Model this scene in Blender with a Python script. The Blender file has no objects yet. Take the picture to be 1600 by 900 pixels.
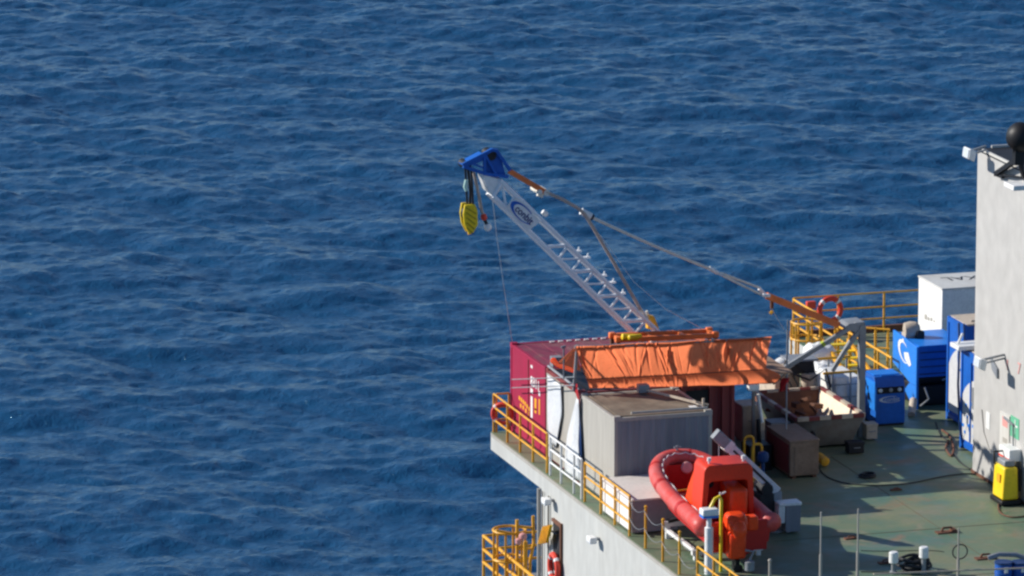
import bpy, math, random
import numpy as np
from mathutils import Vector, Matrix
R_ = math.radians
# ---------------------------------------------------------------- camera
AZ, PT, FPX, DIST = R_(17), R_(12), 9150., 150.
FW = Vector((math.sin(AZ)*math.cos(PT), math.cos(AZ)*math.cos(PT), -math.sin(PT)))
RT = Vector((math.cos(AZ), -math.sin(AZ), 0)); UP = RT.cross(FW)
def ray(x, y): return (FW*FPX + RT*(x-800) - UP*(y-450)).normalized()
CAM = -ray(769, 676)*DIST
def _v(p): return Vector(p)
def Pz(x, y, z): r = ray(x, y); return CAM + r*((z-CAM.z)/r.z)
def Px(x, y, v): r = ray(x, y); return CAM + r*((v-CAM.x)/r.x)
def Py(x, y, v): r = ray(x, y); return CAM + r*((v-CAM.y)/r.y)
scene = bpy.context.scene
cd = bpy.data.cameras.new('camera'); cam = bpy.data.objects.new('camera', cd); scene.collection.objects.link(cam)
cd.sensor_width = 36; cd.lens = FPX/1600*36; cd.clip_start = 1; cd.clip_end = 60000
cam.matrix_world = Matrix.Translation(CAM) @ Matrix((RT, UP, -FW)).transposed().to_4x4()
scene.camera = cam
# ---------------------------------------------------------------- light
SUN_TO = Vector((-3.5, 2.0, 2.2)).normalized()       # towards the sun
elev = math.asin(SUN_TO.z)
w = bpy.data.worlds.new('World'); scene.world = w; w.use_nodes = True
nt = w.node_tree; bg = nt.nodes['Background']
sky = nt.nodes.new('ShaderNodeTexSky'); sky.sky_type = 'NISHITA'; sky.sun_disc = False
sky.sun_elevation = elev; sky.sun_rotation = math.atan2(SUN_TO.x, SUN_TO.y)
sky.altitude = 3000; sky.air_density = 1.1; sky.dust_density = 0.0; sky.ozone_density = 5.0
nt.links.new(sky.outputs[0], bg.inputs[0]); bg.inputs[1].default_value = 0.095
sl = bpy.data.lights.new('sun', 'SUN'); sl.energy = 4.8; sl.angle = R_(0.5); sl.color = (1, .95, .87)
so = bpy.data.objects.new('sun', sl); scene.collection.objects.link(so)
so.rotation_euler = SUN_TO.to_track_quat('Z', 'Y').to_euler(); so.location = (0, 0, 60)
vs = scene.view_settings; vs.view_transform = 'Standard'; vs.look = 'None'; vs.exposure = 0.25; vs.gamma = 1
scene.cycles.filter_width = 2.5
# ---------------------------------------------------------------- materials
def s2l(c): return tuple(((x/255)/12.92 if x <= 10 else (((x/255)+.055)/1.055)**2.4) for x in c)
MATS = {}
def mat(name, col, rough=.5, metal=0, col2=None, amt=.5, scale=1.5, bump=.1, bscale=20, stretch=(1,1,1), spec=.3, trans=0, thr=(.45,.7)):
    if name in MATS: return MATS[name]
    m = bpy.data.materials.new(name); m.use_nodes = True; n = m.node_tree.nodes; l = m.node_tree.links
    b = n['Principled BSDF']; b.inputs['Roughness'].default_value = rough; b.inputs['Metallic'].default_value = metal
    b.inputs['Specular IOR Level'].default_value = spec
    tc = n.new('ShaderNodeTexCoord'); mp = n.new('ShaderNodeMapping'); mp.inputs['Scale'].default_value = stretch
    g = n.new('ShaderNodeNewGeometry')
    l.new(g.outputs['Position'], mp.inputs[0])
    nz = n.new('ShaderNodeTexNoise'); nz.inputs['Scale'].default_value = scale; nz.inputs['Detail'].default_value = 8; nz.inputs['Roughness'].default_value = .65
    l.new(mp.outputs[0], nz.inputs[0])
    cr = n.new('ShaderNodeMapRange'); cr.inputs['From Min'].default_value = thr[0]; cr.inputs['From Max'].default_value = thr[1]; cr.inputs['To Max'].default_value = amt
    l.new(nz.outputs[0], cr.inputs[0])
    mx = n.new('ShaderNodeMix'); mx.data_type = 'RGBA'
    c2 = col2 or tuple(c*.55 for c in col)
    mx.inputs[6].default_value = (*col, 1); mx.inputs[7].default_value = (*c2, 1)
    l.new(cr.outputs[0], mx.inputs[0])
    # fine value variation
    n2 = n.new('ShaderNodeTexNoise'); n2.inputs['Scale'].default_value = scale*7; n2.inputs['Detail'].default_value = 4
    l.new(mp.outputs[0], n2.inputs[0])
    hs = n.new('ShaderNodeHueSaturation'); mr = n.new('ShaderNodeMapRange'); mr.inputs['To Min'].default_value = .8; mr.inputs['To Max'].default_value = 1.2
    l.new(n2.outputs[0], mr.inputs[0]); l.new(mr.outputs[0], hs.inputs['Value']); l.new(mx.outputs[2], hs.inputs['Color'])
    l.new(hs.outputs[0], b.inputs['Base Color'])
    n3 = n.new('ShaderNodeTexNoise'); n3.inputs['Scale'].default_value = bscale; n3.inputs['Detail'].default_value = 3
    l.new(g.outputs['Position'], n3.inputs[0])
    bp = n.new('ShaderNodeBump'); bp.inputs['Strength'].default_value = bump; bp.inputs['Distance'].default_value = .02
    l.new(n3.outputs[0], bp.inputs['Height']); l.new(bp.outputs[0], b.inputs['Normal'])
    if trans:
        tr = n.new('ShaderNodeBsdfTranslucent'); l.new(hs.outputs[0], tr.inputs['Color'])
        ms = n.new('ShaderNodeMixShader'); ms.inputs[0].default_value = trans
        out = n['Material Output']; l.new(b.outputs[0], ms.inputs[1]); l.new(tr.outputs[0], ms.inputs[2]); l.new(ms.outputs[0], out.inputs[0])
    MATS[name] = m; return m
V = (1, 1, .15)
M_WHITE = mat('white_paint', (.62,.61,.57), .45, col2=(.47,.42,.34), amt=.45, scale=.9, stretch=V)
M_HULL = mat('hull_white', (.50,.505,.48), .5, col2=(.43,.41,.37), amt=.4, scale=.5, stretch=(1,1,.4), bump=.15, bscale=2)
M_TOWER = mat('tower_paint', (.48,.47,.45), .5, col2=(.44,.42,.38), amt=.15, scale=.35, stretch=(1,1,.8), bump=.1, bscale=1.2)
M_CRIM = mat('crimson_paint', (.36,.012,.055), .55, col2=(.26,.02,.05), amt=.6, scale=1.3, stretch=V)
M_CRIMROOF = mat('dusty_crimson_roof', (.22,.035,.07), .7, col2=(.2,.12,.11), amt=.9, scale=1.6)
M_DKRED = mat('dark_red_paint', (.23,.045,.045), .55, col2=(.12,.05,.04), amt=.6, scale=1.4, stretch=V)
M_LGREY = mat('light_grey_paint', (.40,.38,.34), .6, col2=(.31,.28,.24), amt=.6, scale=.9, stretch=V)
M_GREY = mat('grey_paint', (.235,.255,.285), .55, col2=(.17,.175,.19), amt=.6, scale=1.2, stretch=V)
M_ROOF = mat('dirty_roof', (.24,.19,.14), .8, col2=(.13,.10,.075), amt=.9, scale=1.4, thr=(.38,.62), bump=.3)
M_BROWN = mat('brown_board', (.30,.20,.14), .7, col2=(.15,.09,.06), amt=.7, scale=2)
M_YEL = mat('yellow_paint', (.80,.40,.03), .45, col2=(.42,.19,.03), amt=.6, scale=3)
M_YEL2 = mat('bright_yellow', (.86,.62,.02), .4, col2=(.7,.42,.03), amt=.3, scale=3)
M_ORG = mat('orange_paint', (.86,.21,.06), .5, col2=(.45,.09,.03), amt=.4, scale=3)
M_BOATO = mat('boat_orange', (.86,.07,.012), .35, col2=(.72,.05,.015), amt=.4, scale=2)
M_BOATR = mat('boat_red_hull', (.50,.022,.02), .45, col2=(.36,.02,.02), amt=.5, scale=2)
M_TUBE = mat('faded_rubber_tube', (.68,.055,.04), .45, col2=(.58,.16,.15), amt=.8, scale=1.5, thr=(.35,.65))
M_TARP = mat('orange_tarpaulin', (1.0,.265,.11), .38, col2=(.96,.22,.09), amt=.4, scale=2.5, bump=.05, bscale=6, trans=.85)
M_SHEET = mat('white_plastic_sheet', (.74,.76,.78), .4, col2=(.6,.6,.6), amt=.4, scale=2, bump=.3, bscale=8, trans=.12)
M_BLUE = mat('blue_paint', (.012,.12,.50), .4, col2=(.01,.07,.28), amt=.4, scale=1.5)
M_BLUE2 = mat('light_blue_paint', (.02,.22,.74), .4, col2=(.02,.12,.4), amt=.4, scale=2)  # lighter copy of the blue for sunlit faces; also decals and a lens
M_NAVY = mat('navy_paint', (.015,.05,.17), .45, scale=2)
M_ALU = mat('aluminium', (.86,.87,.88), .4, 0, col2=(.62,.63,.66), amt=.4, scale=4)
M_STEEL = mat('grey_steel', (.28,.30,.32), .5, .2, col2=(.18,.17,.16), amt=.5, scale=3)
M_TUBEB = mat('weathered_tube', (.50,.40,.34), .55, 0, scale=3)
M_CABLE = mat('pale_rope', (.78,.75,.66), .8, scale=6)
M_LINE = mat('grey_line', (.62,.65,.68), .8, scale=6)
M_DARK = mat('dark_rubber', (.025,.026,.03), .6, scale=4)
M_BLACK = mat('black_paint', (.012,.012,.014), .5, scale=4)
M_WLET = mat('white_lettering', (.8,.8,.78), .5, amt=.1)
M_YLET = mat('yellow_lettering', (.85,.4,.03), .5, amt=.3, scale=5)
M_NLET = mat('navy_lettering', (.02,.03,.16), .5, amt=.1)
M_BRT = mat('bright_white', (.82,.82,.80), .35, amt=.2, scale=2)
M_REDF = mat('red_cloth', (.55,.03,.04), .7, scale=4, trans=.3)
M_LRED = mat('life_ring_red', (.72,.07,.04), .45, amt=.2, scale=4)
M_GREEN = mat('sign_green', (.14,.46,.28), .5, amt=.1)
M_PINK = mat('faded_red_sign', (.75,.35,.32), .5, amt=.2)
M_RUST = mat('rusty_brown', (.17,.075,.045), .8, col2=(.08,.04,.03), amt=.8, scale=3, bump=.3)
M_BEIGE = mat('beige_paint', (.55,.46,.36), .6, col2=(.3,.24,.19), amt=.7, scale=2)
M_GLASS = mat('lamp_glass', (.6,.65,.7), .1, amt=.1)
M_DRUMB = mat('drum_blue', (.015,.10,.42), .35, amt=.3, scale=3)
# ---------------------------------------------------------------- mesh builder
class MB:
    def __init__(s): s.v = []; s.f = []
    def add(s, vs_, fs):
        o = len(s.v); s.v += [Vector(p) for p in vs_]; s.f += [tuple(i+o for i in f) for f in fs]; return s
    def box(s, x0, x1, y0, y1, z0, z1):
        return s.add([(x0,y0,z0),(x1,y0,z0),(x1,y1,z0),(x0,y1,z0),(x0,y0,z1),(x1,y0,z1),(x1,y1,z1),(x0,y1,z1)],
                     [(0,3,2,1),(4,5,6,7),(0,1,5,4),(1,2,6,5),(2,3,7,6),(3,0,4,7)])
    def bar(s, p, q, w=.05, h=None, up=(0,0,1)):
        h = h or w; p = Vector(p); q = Vector(q); d = (q-p).normalized(); u = Vector(up)
        if abs(d.dot(u)) > .98: u = Vector((0,1,0))
        a = d.cross(u).normalized(); b = a.cross(d)
        c = [a*w/2+b*h/2, -a*w/2+b*h/2, -a*w/2-b*h/2, a*w/2-b*h/2]
        return s.add([p+k for k in c]+[q+k for k in c], [(0,1,2,3),(7,6,5,4)]+[(i,i+4,(i+1)%4+4,(i+1)%4) for i in range(4)])
    def tube(s, pts, r=.03, n=8, closed=False, caps=True):
        pts = [Vector(p) for p in pts]; rs = r if isinstance(r, (list, tuple)) else [r]*len(pts)
        m = len(pts); base = len(s.v); prev = None
        for i, p in enumerate(pts):
            if closed: d = pts[(i+1) % m]-pts[i-1]
            else: d = pts[min(i+1, m-1)]-pts[max(i-1, 0)]
            d.normalize()
            if prev is None:
                u = Vector((0,0,1)) if abs(d.z) < .9 else Vector((1,0,0)); a = d.cross(u).normalized()
            else: a = (prev - d*prev.dot(d)).normalized()
            prev = a; b = d.cross(a)
            for k in range(n):
                t = 2*math.pi*k/n; s.v.append(p + (a*math.cos(t)+b*math.sin(t))*rs[i])
        for i in range(m if closed else m-1):
            j = (i+1) % m
            for k in range(n):
                s.f.append((base+i*n+k, base+i*n+(k+1)%n, base+j*n+(k+1)%n, base+j*n+k))
        if caps and not closed:
            s.f.append(tuple(base+k for k in range(n))[::-1]); s.f.append(tuple(base+(m-1)*n+k for k in range(n)))
        return s
    def lathe(s, prof, c, axis=(0,0,1), n=20):     # prof: (radius, height)
        ax = Vector(axis).normalized(); u = Vector((0,0,1)) if abs(ax.z) < .9 else Vector((1,0,0))
        a = ax.cross(u).normalized(); b = ax.cross(a); c = Vector(c); base = len(s.v); m = len(prof)
        for r, h in prof:
            for k in range(n):
                t = 2*math.pi*k/n; s.v.append(c+ax*h+(a*math.cos(t)+b*math.sin(t))*max(r, 1e-4))
        for i in range(m-1):
            for k in range(n): s.f.append((base+i*n+k, base+i*n+(k+1)%n, base+(i+1)*n+(k+1)%n, base+(i+1)*n+k))
        s.f.append(tuple(base+k for k in range(n))[::-1]); s.f.append(tuple(base+(m-1)*n+k for k in range(n)))
        return s
    def prism(s, poly, d):       # poly: 3d points, d: extrusion vector
        d = Vector(d); n = len(poly); p = [Vector(q) for q in poly]
        return s.add(p+[q+d for q in p], [tuple(range(n))[::-1], tuple(range(n, 2*n))]+[(i, (i+1)%n, (i+1)%n+n, i+n) for i in range(n)])
    def grid(s, fn, nu, nv):
        base = len(s.v)
        for j in range(nv+1):
            for i in range(nu+1): s.v.append(Vector(fn(i/nu, j/nv)))
        for j in range(nv):
            for i in range(nu):
                a = base+j*(nu+1)+i; s.f.append((a, a+1, a+nu+2, a+nu+1))
        return s
def wloc(o):
    p = Vector((0,0,0))
    while o is not None: p += o.location; o = o.parent
    return p
def link(o): scene.collection.objects.link(o); return o
def tag(o, label, cat, group=None, kind=None):
    o['label'] = label; o['category'] = cat
    if group: o['group'] = group
    if kind: o['kind'] = kind
    return o
def obj(name, mb, m, parent=None, bevel=0, smooth=38, solid=0):
    me = bpy.data.meshes.new(name)
    vsx = mb.v
    if parent is None:
        zs = min(v.z for v in vsx); xs = [v.x for v in vsx]; ys = [v.y for v in vsx]
        loc = Vector(((min(xs)+max(xs))/2, (min(ys)+max(ys))/2, zs))
        off = loc
    else: loc = Vector((0,0,0)); off = wloc(parent)
    me.from_pydata([tuple(v-off) for v in vsx], [], mb.f); me.validate(); me.update()
    me.polygons.foreach_set('use_smooth', [True]*len(me.polygons)); me.set_sharp_from_angle(angle=R_(smooth))
    me.materials.append(m)
    o = link(bpy.data.objects.new(name, me)); o.location = loc; o.parent = parent
    if solid:
        md = o.modifiers.new('s', 'SOLIDIFY'); md.thickness = solid
    if bevel:
        md = o.modifiers.new('b', 'BEVEL'); md.width = bevel; md.segments = 2; md.limit_method = 'ANGLE'
    return o
def thing(name, label, cat, loc, group=None):
    o = link(bpy.data.objects.new(name, None)); o.location = Vector(loc); o.empty_display_size = .3
    return tag(o, label, cat, group)
def copy_tree(o, loc=None, rz=None):
    c = link(o.copy())
    if loc is not None: c.location = loc
    if rz is not None: c.rotation_euler.z = rz
    for ch in list(o.children):
        d = link(ch.copy()); d.parent = c
        for g in list(ch.children):
            e = link(g.copy()); e.parent = d
    return c
def text(name, string, size, pos, right, up, m, parent, ext=.003, bold=.0, squash=1.0):
    cu = bpy.data.curves.new(name, 'FONT'); cu.body = string; cu.size = size; cu.extrude = ext; cu.offset = bold
    cu.align_x = 'CENTER'; cu.align_y = 'CENTER'
    o = link(bpy.data.objects.new(name, cu)); bpy.context.view_layer.update()
    me = bpy.data.meshes.new_from_object(o.evaluated_get(bpy.context.evaluated_depsgraph_get()))
    bpy.data.objects.remove(o); me.name = name
    r = Vector(right).normalized(); u = Vector(up).normalized(); nn = r.cross(u)
    mt = Matrix((r*squash, u, nn)).transposed().to_4x4(); mt.translation = Vector(pos)-wloc(parent)
    me.transform(mt); me.materials.clear(); me.materials.append(m)
    t = link(bpy.data.objects.new(name, me)); t.parent = parent; return t
def crescent(name, c, right, up, rx, ry, m, parent, th=.006, cut=.30):
    r = Vector(right).normalized(); u = Vector(up).normalized(); n_ = r.cross(u); c = Vector(c)
    a = []; N = 28
    for k in range(N):
        t = math.radians(60)+math.radians(270)*k/(N-1); a.append((math.cos(t), math.sin(t)))
    b = [(x*.80+.16*cut*2, y*.84) for x, y in a][::-1]
    mb = MB()
    A = [c+r*x*rx+u*y*ry for x, y in a]; B = [c+r*x*rx+u*y*ry for x, y in b][::-1]
    base = []
    for p, q in zip(A, B): base += [p+n_*th, q+n_*th]
    mb.add(base, [(2*i, 2*i+1, 2*i+3, 2*i+2) for i in range(N-1)])
    return obj(name, mb, m, parent)
random.seed(4)
# ================================================================ SETTING
# --- sea
def build_sea():
    N = 1024; L = 170.; g = 9.81; rng = np.random.default_rng(11)
    kx = np.fft.fftfreq(N, L/N)*2*np.pi; KX, KY = np.meshgrid(kx, kx)     # KY along view direction
    K = np.sqrt(KX**2+KY**2); K[0,0] = 1e-6
    Vw = 4.6; Lp = Vw*Vw/g
    th = np.arctan2(KX, KY); d = (.12+np.abs(np.cos(th-.12))**1.6)
    P = np.exp(-1/(K*Lp)**2)/K**3.1*d*np.exp(-(K*.07)**2)
    P *= np.exp(-(0.26/K)**4)*(1+1.6*np.exp(-(K/.7)**2))
    P[0,0] = 0
    H = (rng.normal(size=(N,N))+1j*rng.normal(size=(N,N)))*np.sqrt(P)
    h = np.real(np.fft.ifft2(H)); sy = np.gradient(h, L/N, axis=0)
    sc = SEA_SLOPE/np.std(sy); h *= sc; H = H*sc
    dx = np.real(np.fft.ifft2(-1j*KX/K*H)); dy = np.real(np.fft.ifft2(-1j*KY/K*H))
    def axis(lo, hi, st, far_lo, far_hi):
        mid = np.arange(lo, hi, st); a = [hi]; s = st
        while a[-1] < far_hi: s *= 1.35; a.append(a[-1]+s)
        b = [lo-st]; s = st
        while b[-1] > far_lo: s *= 1.35; b.append(b[-1]-s)
        return np.array(b[::-1]+list(mid)+a)
    us = axis(-34, 36, .115, -9000, 9000); ds = axis(165, 345, .16, -6000, 16000)
    Ug, Dg = np.meshgrid(us, ds)
    def samp(F):
        fx = (Ug/L*N) % N; fy = (Dg/L*N) % N; x0 = fx.astype(int) % N; y0 = fy.astype(int) % N; tx = fx-np.floor(fx); ty = fy-np.floor(fy)
        x1 = (x0+1) % N; y1 = (y0+1) % N
        return (F[y0,x0]*(1-tx)*(1-ty)+F[y0,x1]*tx*(1-ty)+F[y1,x0]*(1-tx)*ty+F[y1,x1]*tx*ty)
    Z = samp(h); DX = samp(dx)*.75; DY = samp(dy)*.75
    fade = np.clip(1-(np.abs(Ug)-34)/60, 0, 1)*np.clip(1-(Dg-345)/200, 0, 1)*np.clip(1-(165-Dg)/120, 0, 1)
    Z *= fade; X_ = Ug+DX*fade; D_ = Dg+DY*fade
    f2 = Vector((math.sin(AZ), math.cos(AZ))); r2 = Vector((math.cos(AZ), -math.sin(AZ)))
    wx = CAM.x + f2.x*D_ + r2.x*X_; wy = CAM.y + f2.y*D_ + r2.y*X_
    co = np.stack([wx, wy, Z-14.0], -1).reshape(-1, 3).astype(np.float32)
    nu, nv = len(us), len(ds)
    idx = (np.arange(nv-1)[:,None]*nu+np.arange(nu-1)[None,:]).ravel()
    q = np.stack([idx, idx+1, idx+nu+1, idx+nu], -1).astype(np.int32)
    me = bpy.data.meshes.new('sea'); me.vertices.add(len(co)); me.vertices.foreach_set('co', co.ravel())
    me.loops.add(q.size); me.loops.foreach_set('vertex_index', q.ravel()); me.polygons.add(len(q))
    me.polygons.foreach_set('loop_start', np.arange(0, q.size, 4, dtype=np.int32)); me.polygons.foreach_set('loop_total', np.full(len(q), 4, np.int32))
    me.polygons.foreach_set('use_smooth', np.ones(len(q), bool)); me.update(calc_edges=True)
    m = bpy.data.materials.new('sea_water'); m.use_nodes = True; n = m.node_tree.nodes; l = m.node_tree.links
    b = n['Principled BSDF']; b.inputs['Roughness'].default_value = .12; b.inputs['IOR'].default_value = 1.42; b.inputs['Specular Tint'].default_value = (.36, .70, 1, 1)
    b.inputs['Base Color'].default_value = (*SEA_COL, 1)
    gm = n.new('ShaderNodeNewGeometry'); mp = n.new('ShaderNodeMapping'); mp.vector_type = 'POINT'
    mp.inputs['Rotation'].default_value = (0, 0, AZ); l.new(gm.outputs['Position'], mp.inputs[0])
    mp2 = n.new('ShaderNodeMapping'); mp2.inputs['Scale'].default_value = (1.25, 1, 1); l.new(mp.outputs[0], mp2.inputs[0])
    n1 = n.new('ShaderNodeTexNoise'); n1.inputs['Scale'].default_value = 2.6; n1.inputs['Detail'].default_value = 5; n1.inputs['Roughness'].default_value = .62
    n1.inputs['Distortion'].default_value = .6
    l.new(mp2.outputs[0], n1.inputs[0])
    bp = n.new('ShaderNodeBump'); bp.inputs['Strength'].default_value = SEA_BUMP; bp.inputs['Distance'].default_value = .12
    l.new(n1.outputs[0], bp.inputs['Height']); l.new(bp.outputs[0], b.inputs['Normal'])
    me.materials.append(m)
    o = link(bpy.data.objects.new('sea', me)); o['kind'] = 'structure'; return o
SEA_SLOPE, SEA_BUMP, SEA_COL = .165, .8, (.010, .064, .150)
build_sea()
# --- deck
def deck_mat():
    m = bpy.data.materials.new('deck_paint'); m.use_nodes = True; n = m.node_tree.nodes; l = m.node_tree.links
    b = n['Principled BSDF']; b.inputs['Roughness'].default_value = .55
    g = n.new('ShaderNodeNewGeometry')
    def noise(sc, det=6, rough=.6, st=(1,1,1), dist=0):
        mp = n.new('ShaderNodeMapping'); mp.inputs['Scale'].default_value = st; l.new(g.outputs['Position'], mp.inputs[0])
        t = n.new('ShaderNodeTexNoise'); t.inputs['Scale'].default_value = sc; t.inputs['Detail'].default_value = det; t.inputs['Roughness'].default_value = rough
        t.inputs['Distortion'].default_value = dist
        l.new(mp.outputs[0], t.inputs[0]); return t.outputs[0]
    def rng(s, a, b_, lo=0, hi=1):
        r = n.new('ShaderNodeMapRange'); r.inputs[1].default_value = a; r.inputs[2].default_value = b_; r.inputs[3].default_value = lo; r.inputs[4].default_value = hi
        l.new(s, r.inputs[0]); return r.outputs[0]
    def mix(f, a, c):
        x = n.new('ShaderNodeMix'); x.data_type = 'RGBA'; l.new(f, x.inputs[0])
        if isinstance(a, tuple): x.inputs[6].default_value = (*a, 1)
        else: l.new(a, x.inputs[6])
        x.inputs[7].default_value = (*c, 1); return x.outputs[2]
    c = mix(rng(noise(.35, 5), .4, .6), (.100,.175,.110), (.175,.195,.115))
    c = mix(rng(noise(.8, 8, .7, (1,1,1), 1), .5, .68, 0, .75), c, (.26,.215,.15))
    c = mix(rng(noise(.45, 9, .72, (1,1.4,1), .5), .58, .70, 0, .8), c, (.30,.155,.075))
    c = mix(rng(noise(2.4, 6, .7), .60, .72, 0, .6), c, (.07,.10,.075))
    c = mix(rng(noise(6, 6, .7), .64, .72, 0, .7), c, (.20,.09,.05))
    l.new(c, b.inputs['Base Color'])
    l.new(rng(noise(.7, 4), .35, .65, .35, .7), b.inputs['Roughness'])
    bp = n.new('ShaderNodeBump'); bp.inputs['Strength'].default_value = .25; bp.inputs['Distance'].default_value = .02
    l.new(noise(3, 8), bp.inputs['Height']); l.new(bp.outputs[0], b.inputs['Normal'])
    return m
DECKM = deck_mat()
dk = MB(); pl = [(0,-30),(22,-30),(22,8.5),(11.1,8.5),(11.1,5.6),(9.3,5.6),(9.3,.95),(7.2,.95),(7.2,.12),(0,.12)]
dk.prism([(x,y,-.02) for x,y in pl], (0,0,.02))
dko = obj('deck', dk, DECKM); dko['kind'] = 'structure'
# --- hull
hull = thing('ship_hull', 'white ship hull under the green deck, stepped in below the overhang', 'ship', (0,-15,-16))
b = MB(); b.prism([(x,y,-.47) for x,y in pl], (0,0,.445)); obj('deck_slab', b, M_HULL, hull)
b = MB(); b.box(.012, 21.5, -29.8, -4.2, -16, -.475); obj('side_plating', b, M_HULL, hull)
b = MB(); b.box(8, 21.5, -4.19, 1.5, -16, -.475); obj('bow_plating', b, M_HULL, hull)
b = MB(); b.box(-.035, -.002, -29, 0, -.10, -.02); obj('rubbing_strip', b, M_LGREY, hull)
for yy, r in ((-4.16, .05), (-4.45,.025), (-4.95,.03)):
    b = MB(); b.tube([(-.04,yy,-.48),(-.04,yy,-14)], r, 8); obj('pipe', b, M_LGREY, hull)
b = MB(); b.box(-.01,.011,-5.95,-5.25,-2.3,-1.05); obj('recess', b, M_DARK, hull)
b = MB(); b.box(-.05,.012,-6.0,-5.93,-2.4,-.95); b.box(-.05,.012,-5.93,-5.25,-1.05,-.97); obj('recess_frame', b, M_RUST, hull)
def hull_light(px, py):
    p = Px(px, py, -.05)
    f = MB(); f.box(-.28,-.1,p.y-.16,p.y+.16,p.z-.07,p.z+.07); o = obj('floodlight', f, M_BRT, hull, bevel=.02)
    f = MB(); f.box(-.11,.011,p.y-.05,p.y+.05,p.z-.03,p.z+.03); obj('bracket', f, M_STEEL, o)
    f = MB(); f.box(-.27,-.11,p.y-.14,p.y+.14,p.z-.085,p.z-.0705); obj('lens', f, M_GLASS, o)
hull_light(862, 782); hull_light(933, 842)
# --- tower
def build_tower():
    X0, Y0, Y1 = 10.2, -11.4, -7.45
    t = thing('tower', 'tall off white steel tower block standing on the deck at the right', 'ship tower', (X0+2, (Y0+Y1)/2, 0))
    b = MB(); pr = []
    for k in range(7):
        a = math.radians(90+90*k/6); pr.append((X0+.15+.15*math.cos(a), Y1-.15+.15*math.sin(a)))
    pr += [(X0, Y0), (X0+4.6, Y0), (X0+4.6, Y1)]
    b.prism([(x,y,.06) for x,y in pr], (0,0,8.08)); obj('shell', b, M_TOWER, t)
    b = MB(); b.prism([(x-.03*(x<12),y-.03*(y<-9)+.03*(y>-9),.002) for x,y in pr], (0,0,.075)); obj('weld_foot', b, M_RUST, t)
    b = MB(); b.prism([(x,y,8.14) for x,y in pr], (0,0,.035)); obj('roof', b, M_DARK, t)
    for a_ in ((Y0,Y0+.05,X0,X0+4.6),(Y1-.05,Y1,X0+.4,X0+4.6)):
        b = MB(); b.box(a_[2],a_[3],a_[0],a_[1],8.18,8.24); obj('roof_edge', b, M_WHITE, t)
    b = MB(); b.box(X0,X0+.05,Y0+.05,Y1-.4,8.18,8.24); obj('roof_edge', b, M_WHITE, t)
    # faint plating seams
    # floodlights on brackets
    def flood(px, py, tilt=.0, nm='floodlight', out=.55):
        p = Px(px, py, X0-out)
        f = MB(); f.prism([p+Vector((-.02,-.2,-.12)),p+Vector((.14,-.2,-.2)),p+Vector((.2,-.2,.06)),p+Vector((.02,-.2,.13))],(0,.42,0)); o = obj(nm, f, M_BRT, t, bevel=.02)
        f = MB(); f.bar(p+Vector((.12,0,.05)),(X0,p.y+.1,p.z+.12),.05); f.bar(p+Vector((.12,0,-.05)),(X0,p.y+.1,p.z+.03),.04); obj('bracket', f, M_STEEL, o)
        f = MB(); f.prism([p+Vector((-.034,-.17,-.10)),p+Vector((-.024,-.17,-.105)),p+Vector((.006,-.17,.11)),p+Vector((-.004,-.17,.115))],(0,.36,0)); obj('lens', f, M_GLASS, o)
        return o
    flood(1510, 239); flood(1527, 566, out=.75)
    p = Px(1517,556,X0-.75)
    # junction arm with dark lamp shade
    p = Px(1553, 572, X0-.06); q = Px(1545,558,X0-.3)
    b = MB(); b.prism([p+Vector((0,.28,.16)),p+Vector((0,-.18,-.03)),p+Vector((0,-.2,-.28)),p+Vector((0,.15,-.12))],(.055,0,0)); obj('vent_cover', b, M_GREY, t, bevel=.01)
    # small marks
    def mark(nm, px, py, w_, h_, m, d=.012):
        p = Px(px, py, X0); b = MB(); b.box(X0-d, X0, p.y-w_/2, p.y+w_/2, p.z-h_/2, p.z+h_/2); return obj(nm, b, m, t)
    mark('plate', 1544, 657, .26, .42, M_BRT)
    g_ = mark('safety_sign', 1586, 668, .55, .52, M_GREEN)
    pm = Px(1586,668,X0-.014)
    b = MB(); b.box(X0-.02,X0-.0125,pm.y-.17,pm.y+.17,pm.z+.02,pm.z+.06); b.box(X0-.02,X0-.0125,pm.y-.02,pm.y+.02,pm.z-.17,pm.z+.19); obj('symbol', b, M_WLET, g_)
    nb = mark('notice_board', 1571, 676, .62, .95, M_WHITE, .03)
    pm = Px(1571,666,X0-.031)
    b = MB(); b.box(X0-.036,X0-.0305,pm.y-.14,pm.y+.2,pm.z-.02,pm.z+.22); obj('printed_panel', b, M_PINK, nb)
    b = MB(); b.box(X0-.036,X0-.0305,pm.y-.12,pm.y+.16,pm.z-.42,pm.z-.30); obj('printed_panel', b, M_LGREY, nb)
    b = MB(); b.bar(Px(1569,652,X0-.05),Px(1583,664,X0-.05),.05); b.bar(Px(1583,663,X0-.05),Px(1583,697,X0-.05),.03); obj('cable_run', b, M_STEEL, t)
    text('red_lettering', '7', .42, Px(1592,577,X0-.012), (0,-1,0), (0,0,1), M_PINK, t)
    text('red_lettering', '1', .38, Px(1574,571,X0-.012), (0,-1,0), (0,0,1), M_PINK, t)
    b = MB(); pp = [Px(x,y,X0-.015) for x,y in ((1534,640),(1537,675),(1545,700),(1556,715),(1565,712))]; b.tube(pp,.012,5); obj('hanging_cable', b, M_LGREY, t)
    # wall box with red stripe
    p = Px(1576, 707, X0-.2)
    f = MB(); f.box(X0-.32,X0-.001,p.y-.35,p.y+.35,p.z-.16,p.z+.14); bx_ = obj('wall_box', f, M_BRT, t, bevel=.02)
    f = MB(); f.box(X0-.33,X0-.3205,p.y-.34,p.y+.34,p.z-.13,p.z-.08); obj('red_stripe', f, M_LRED, bx_)
    # platform and dish at the upper near corner
    p = Px(1588, 286, X0-.3)
    f = MB(); f.box(X0-.55,X0-.001,p.y-.45,p.y+.2,p.z-.10,p.z+.02); obj('shelf', f, M_BRT, t, bevel=.015)
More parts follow.
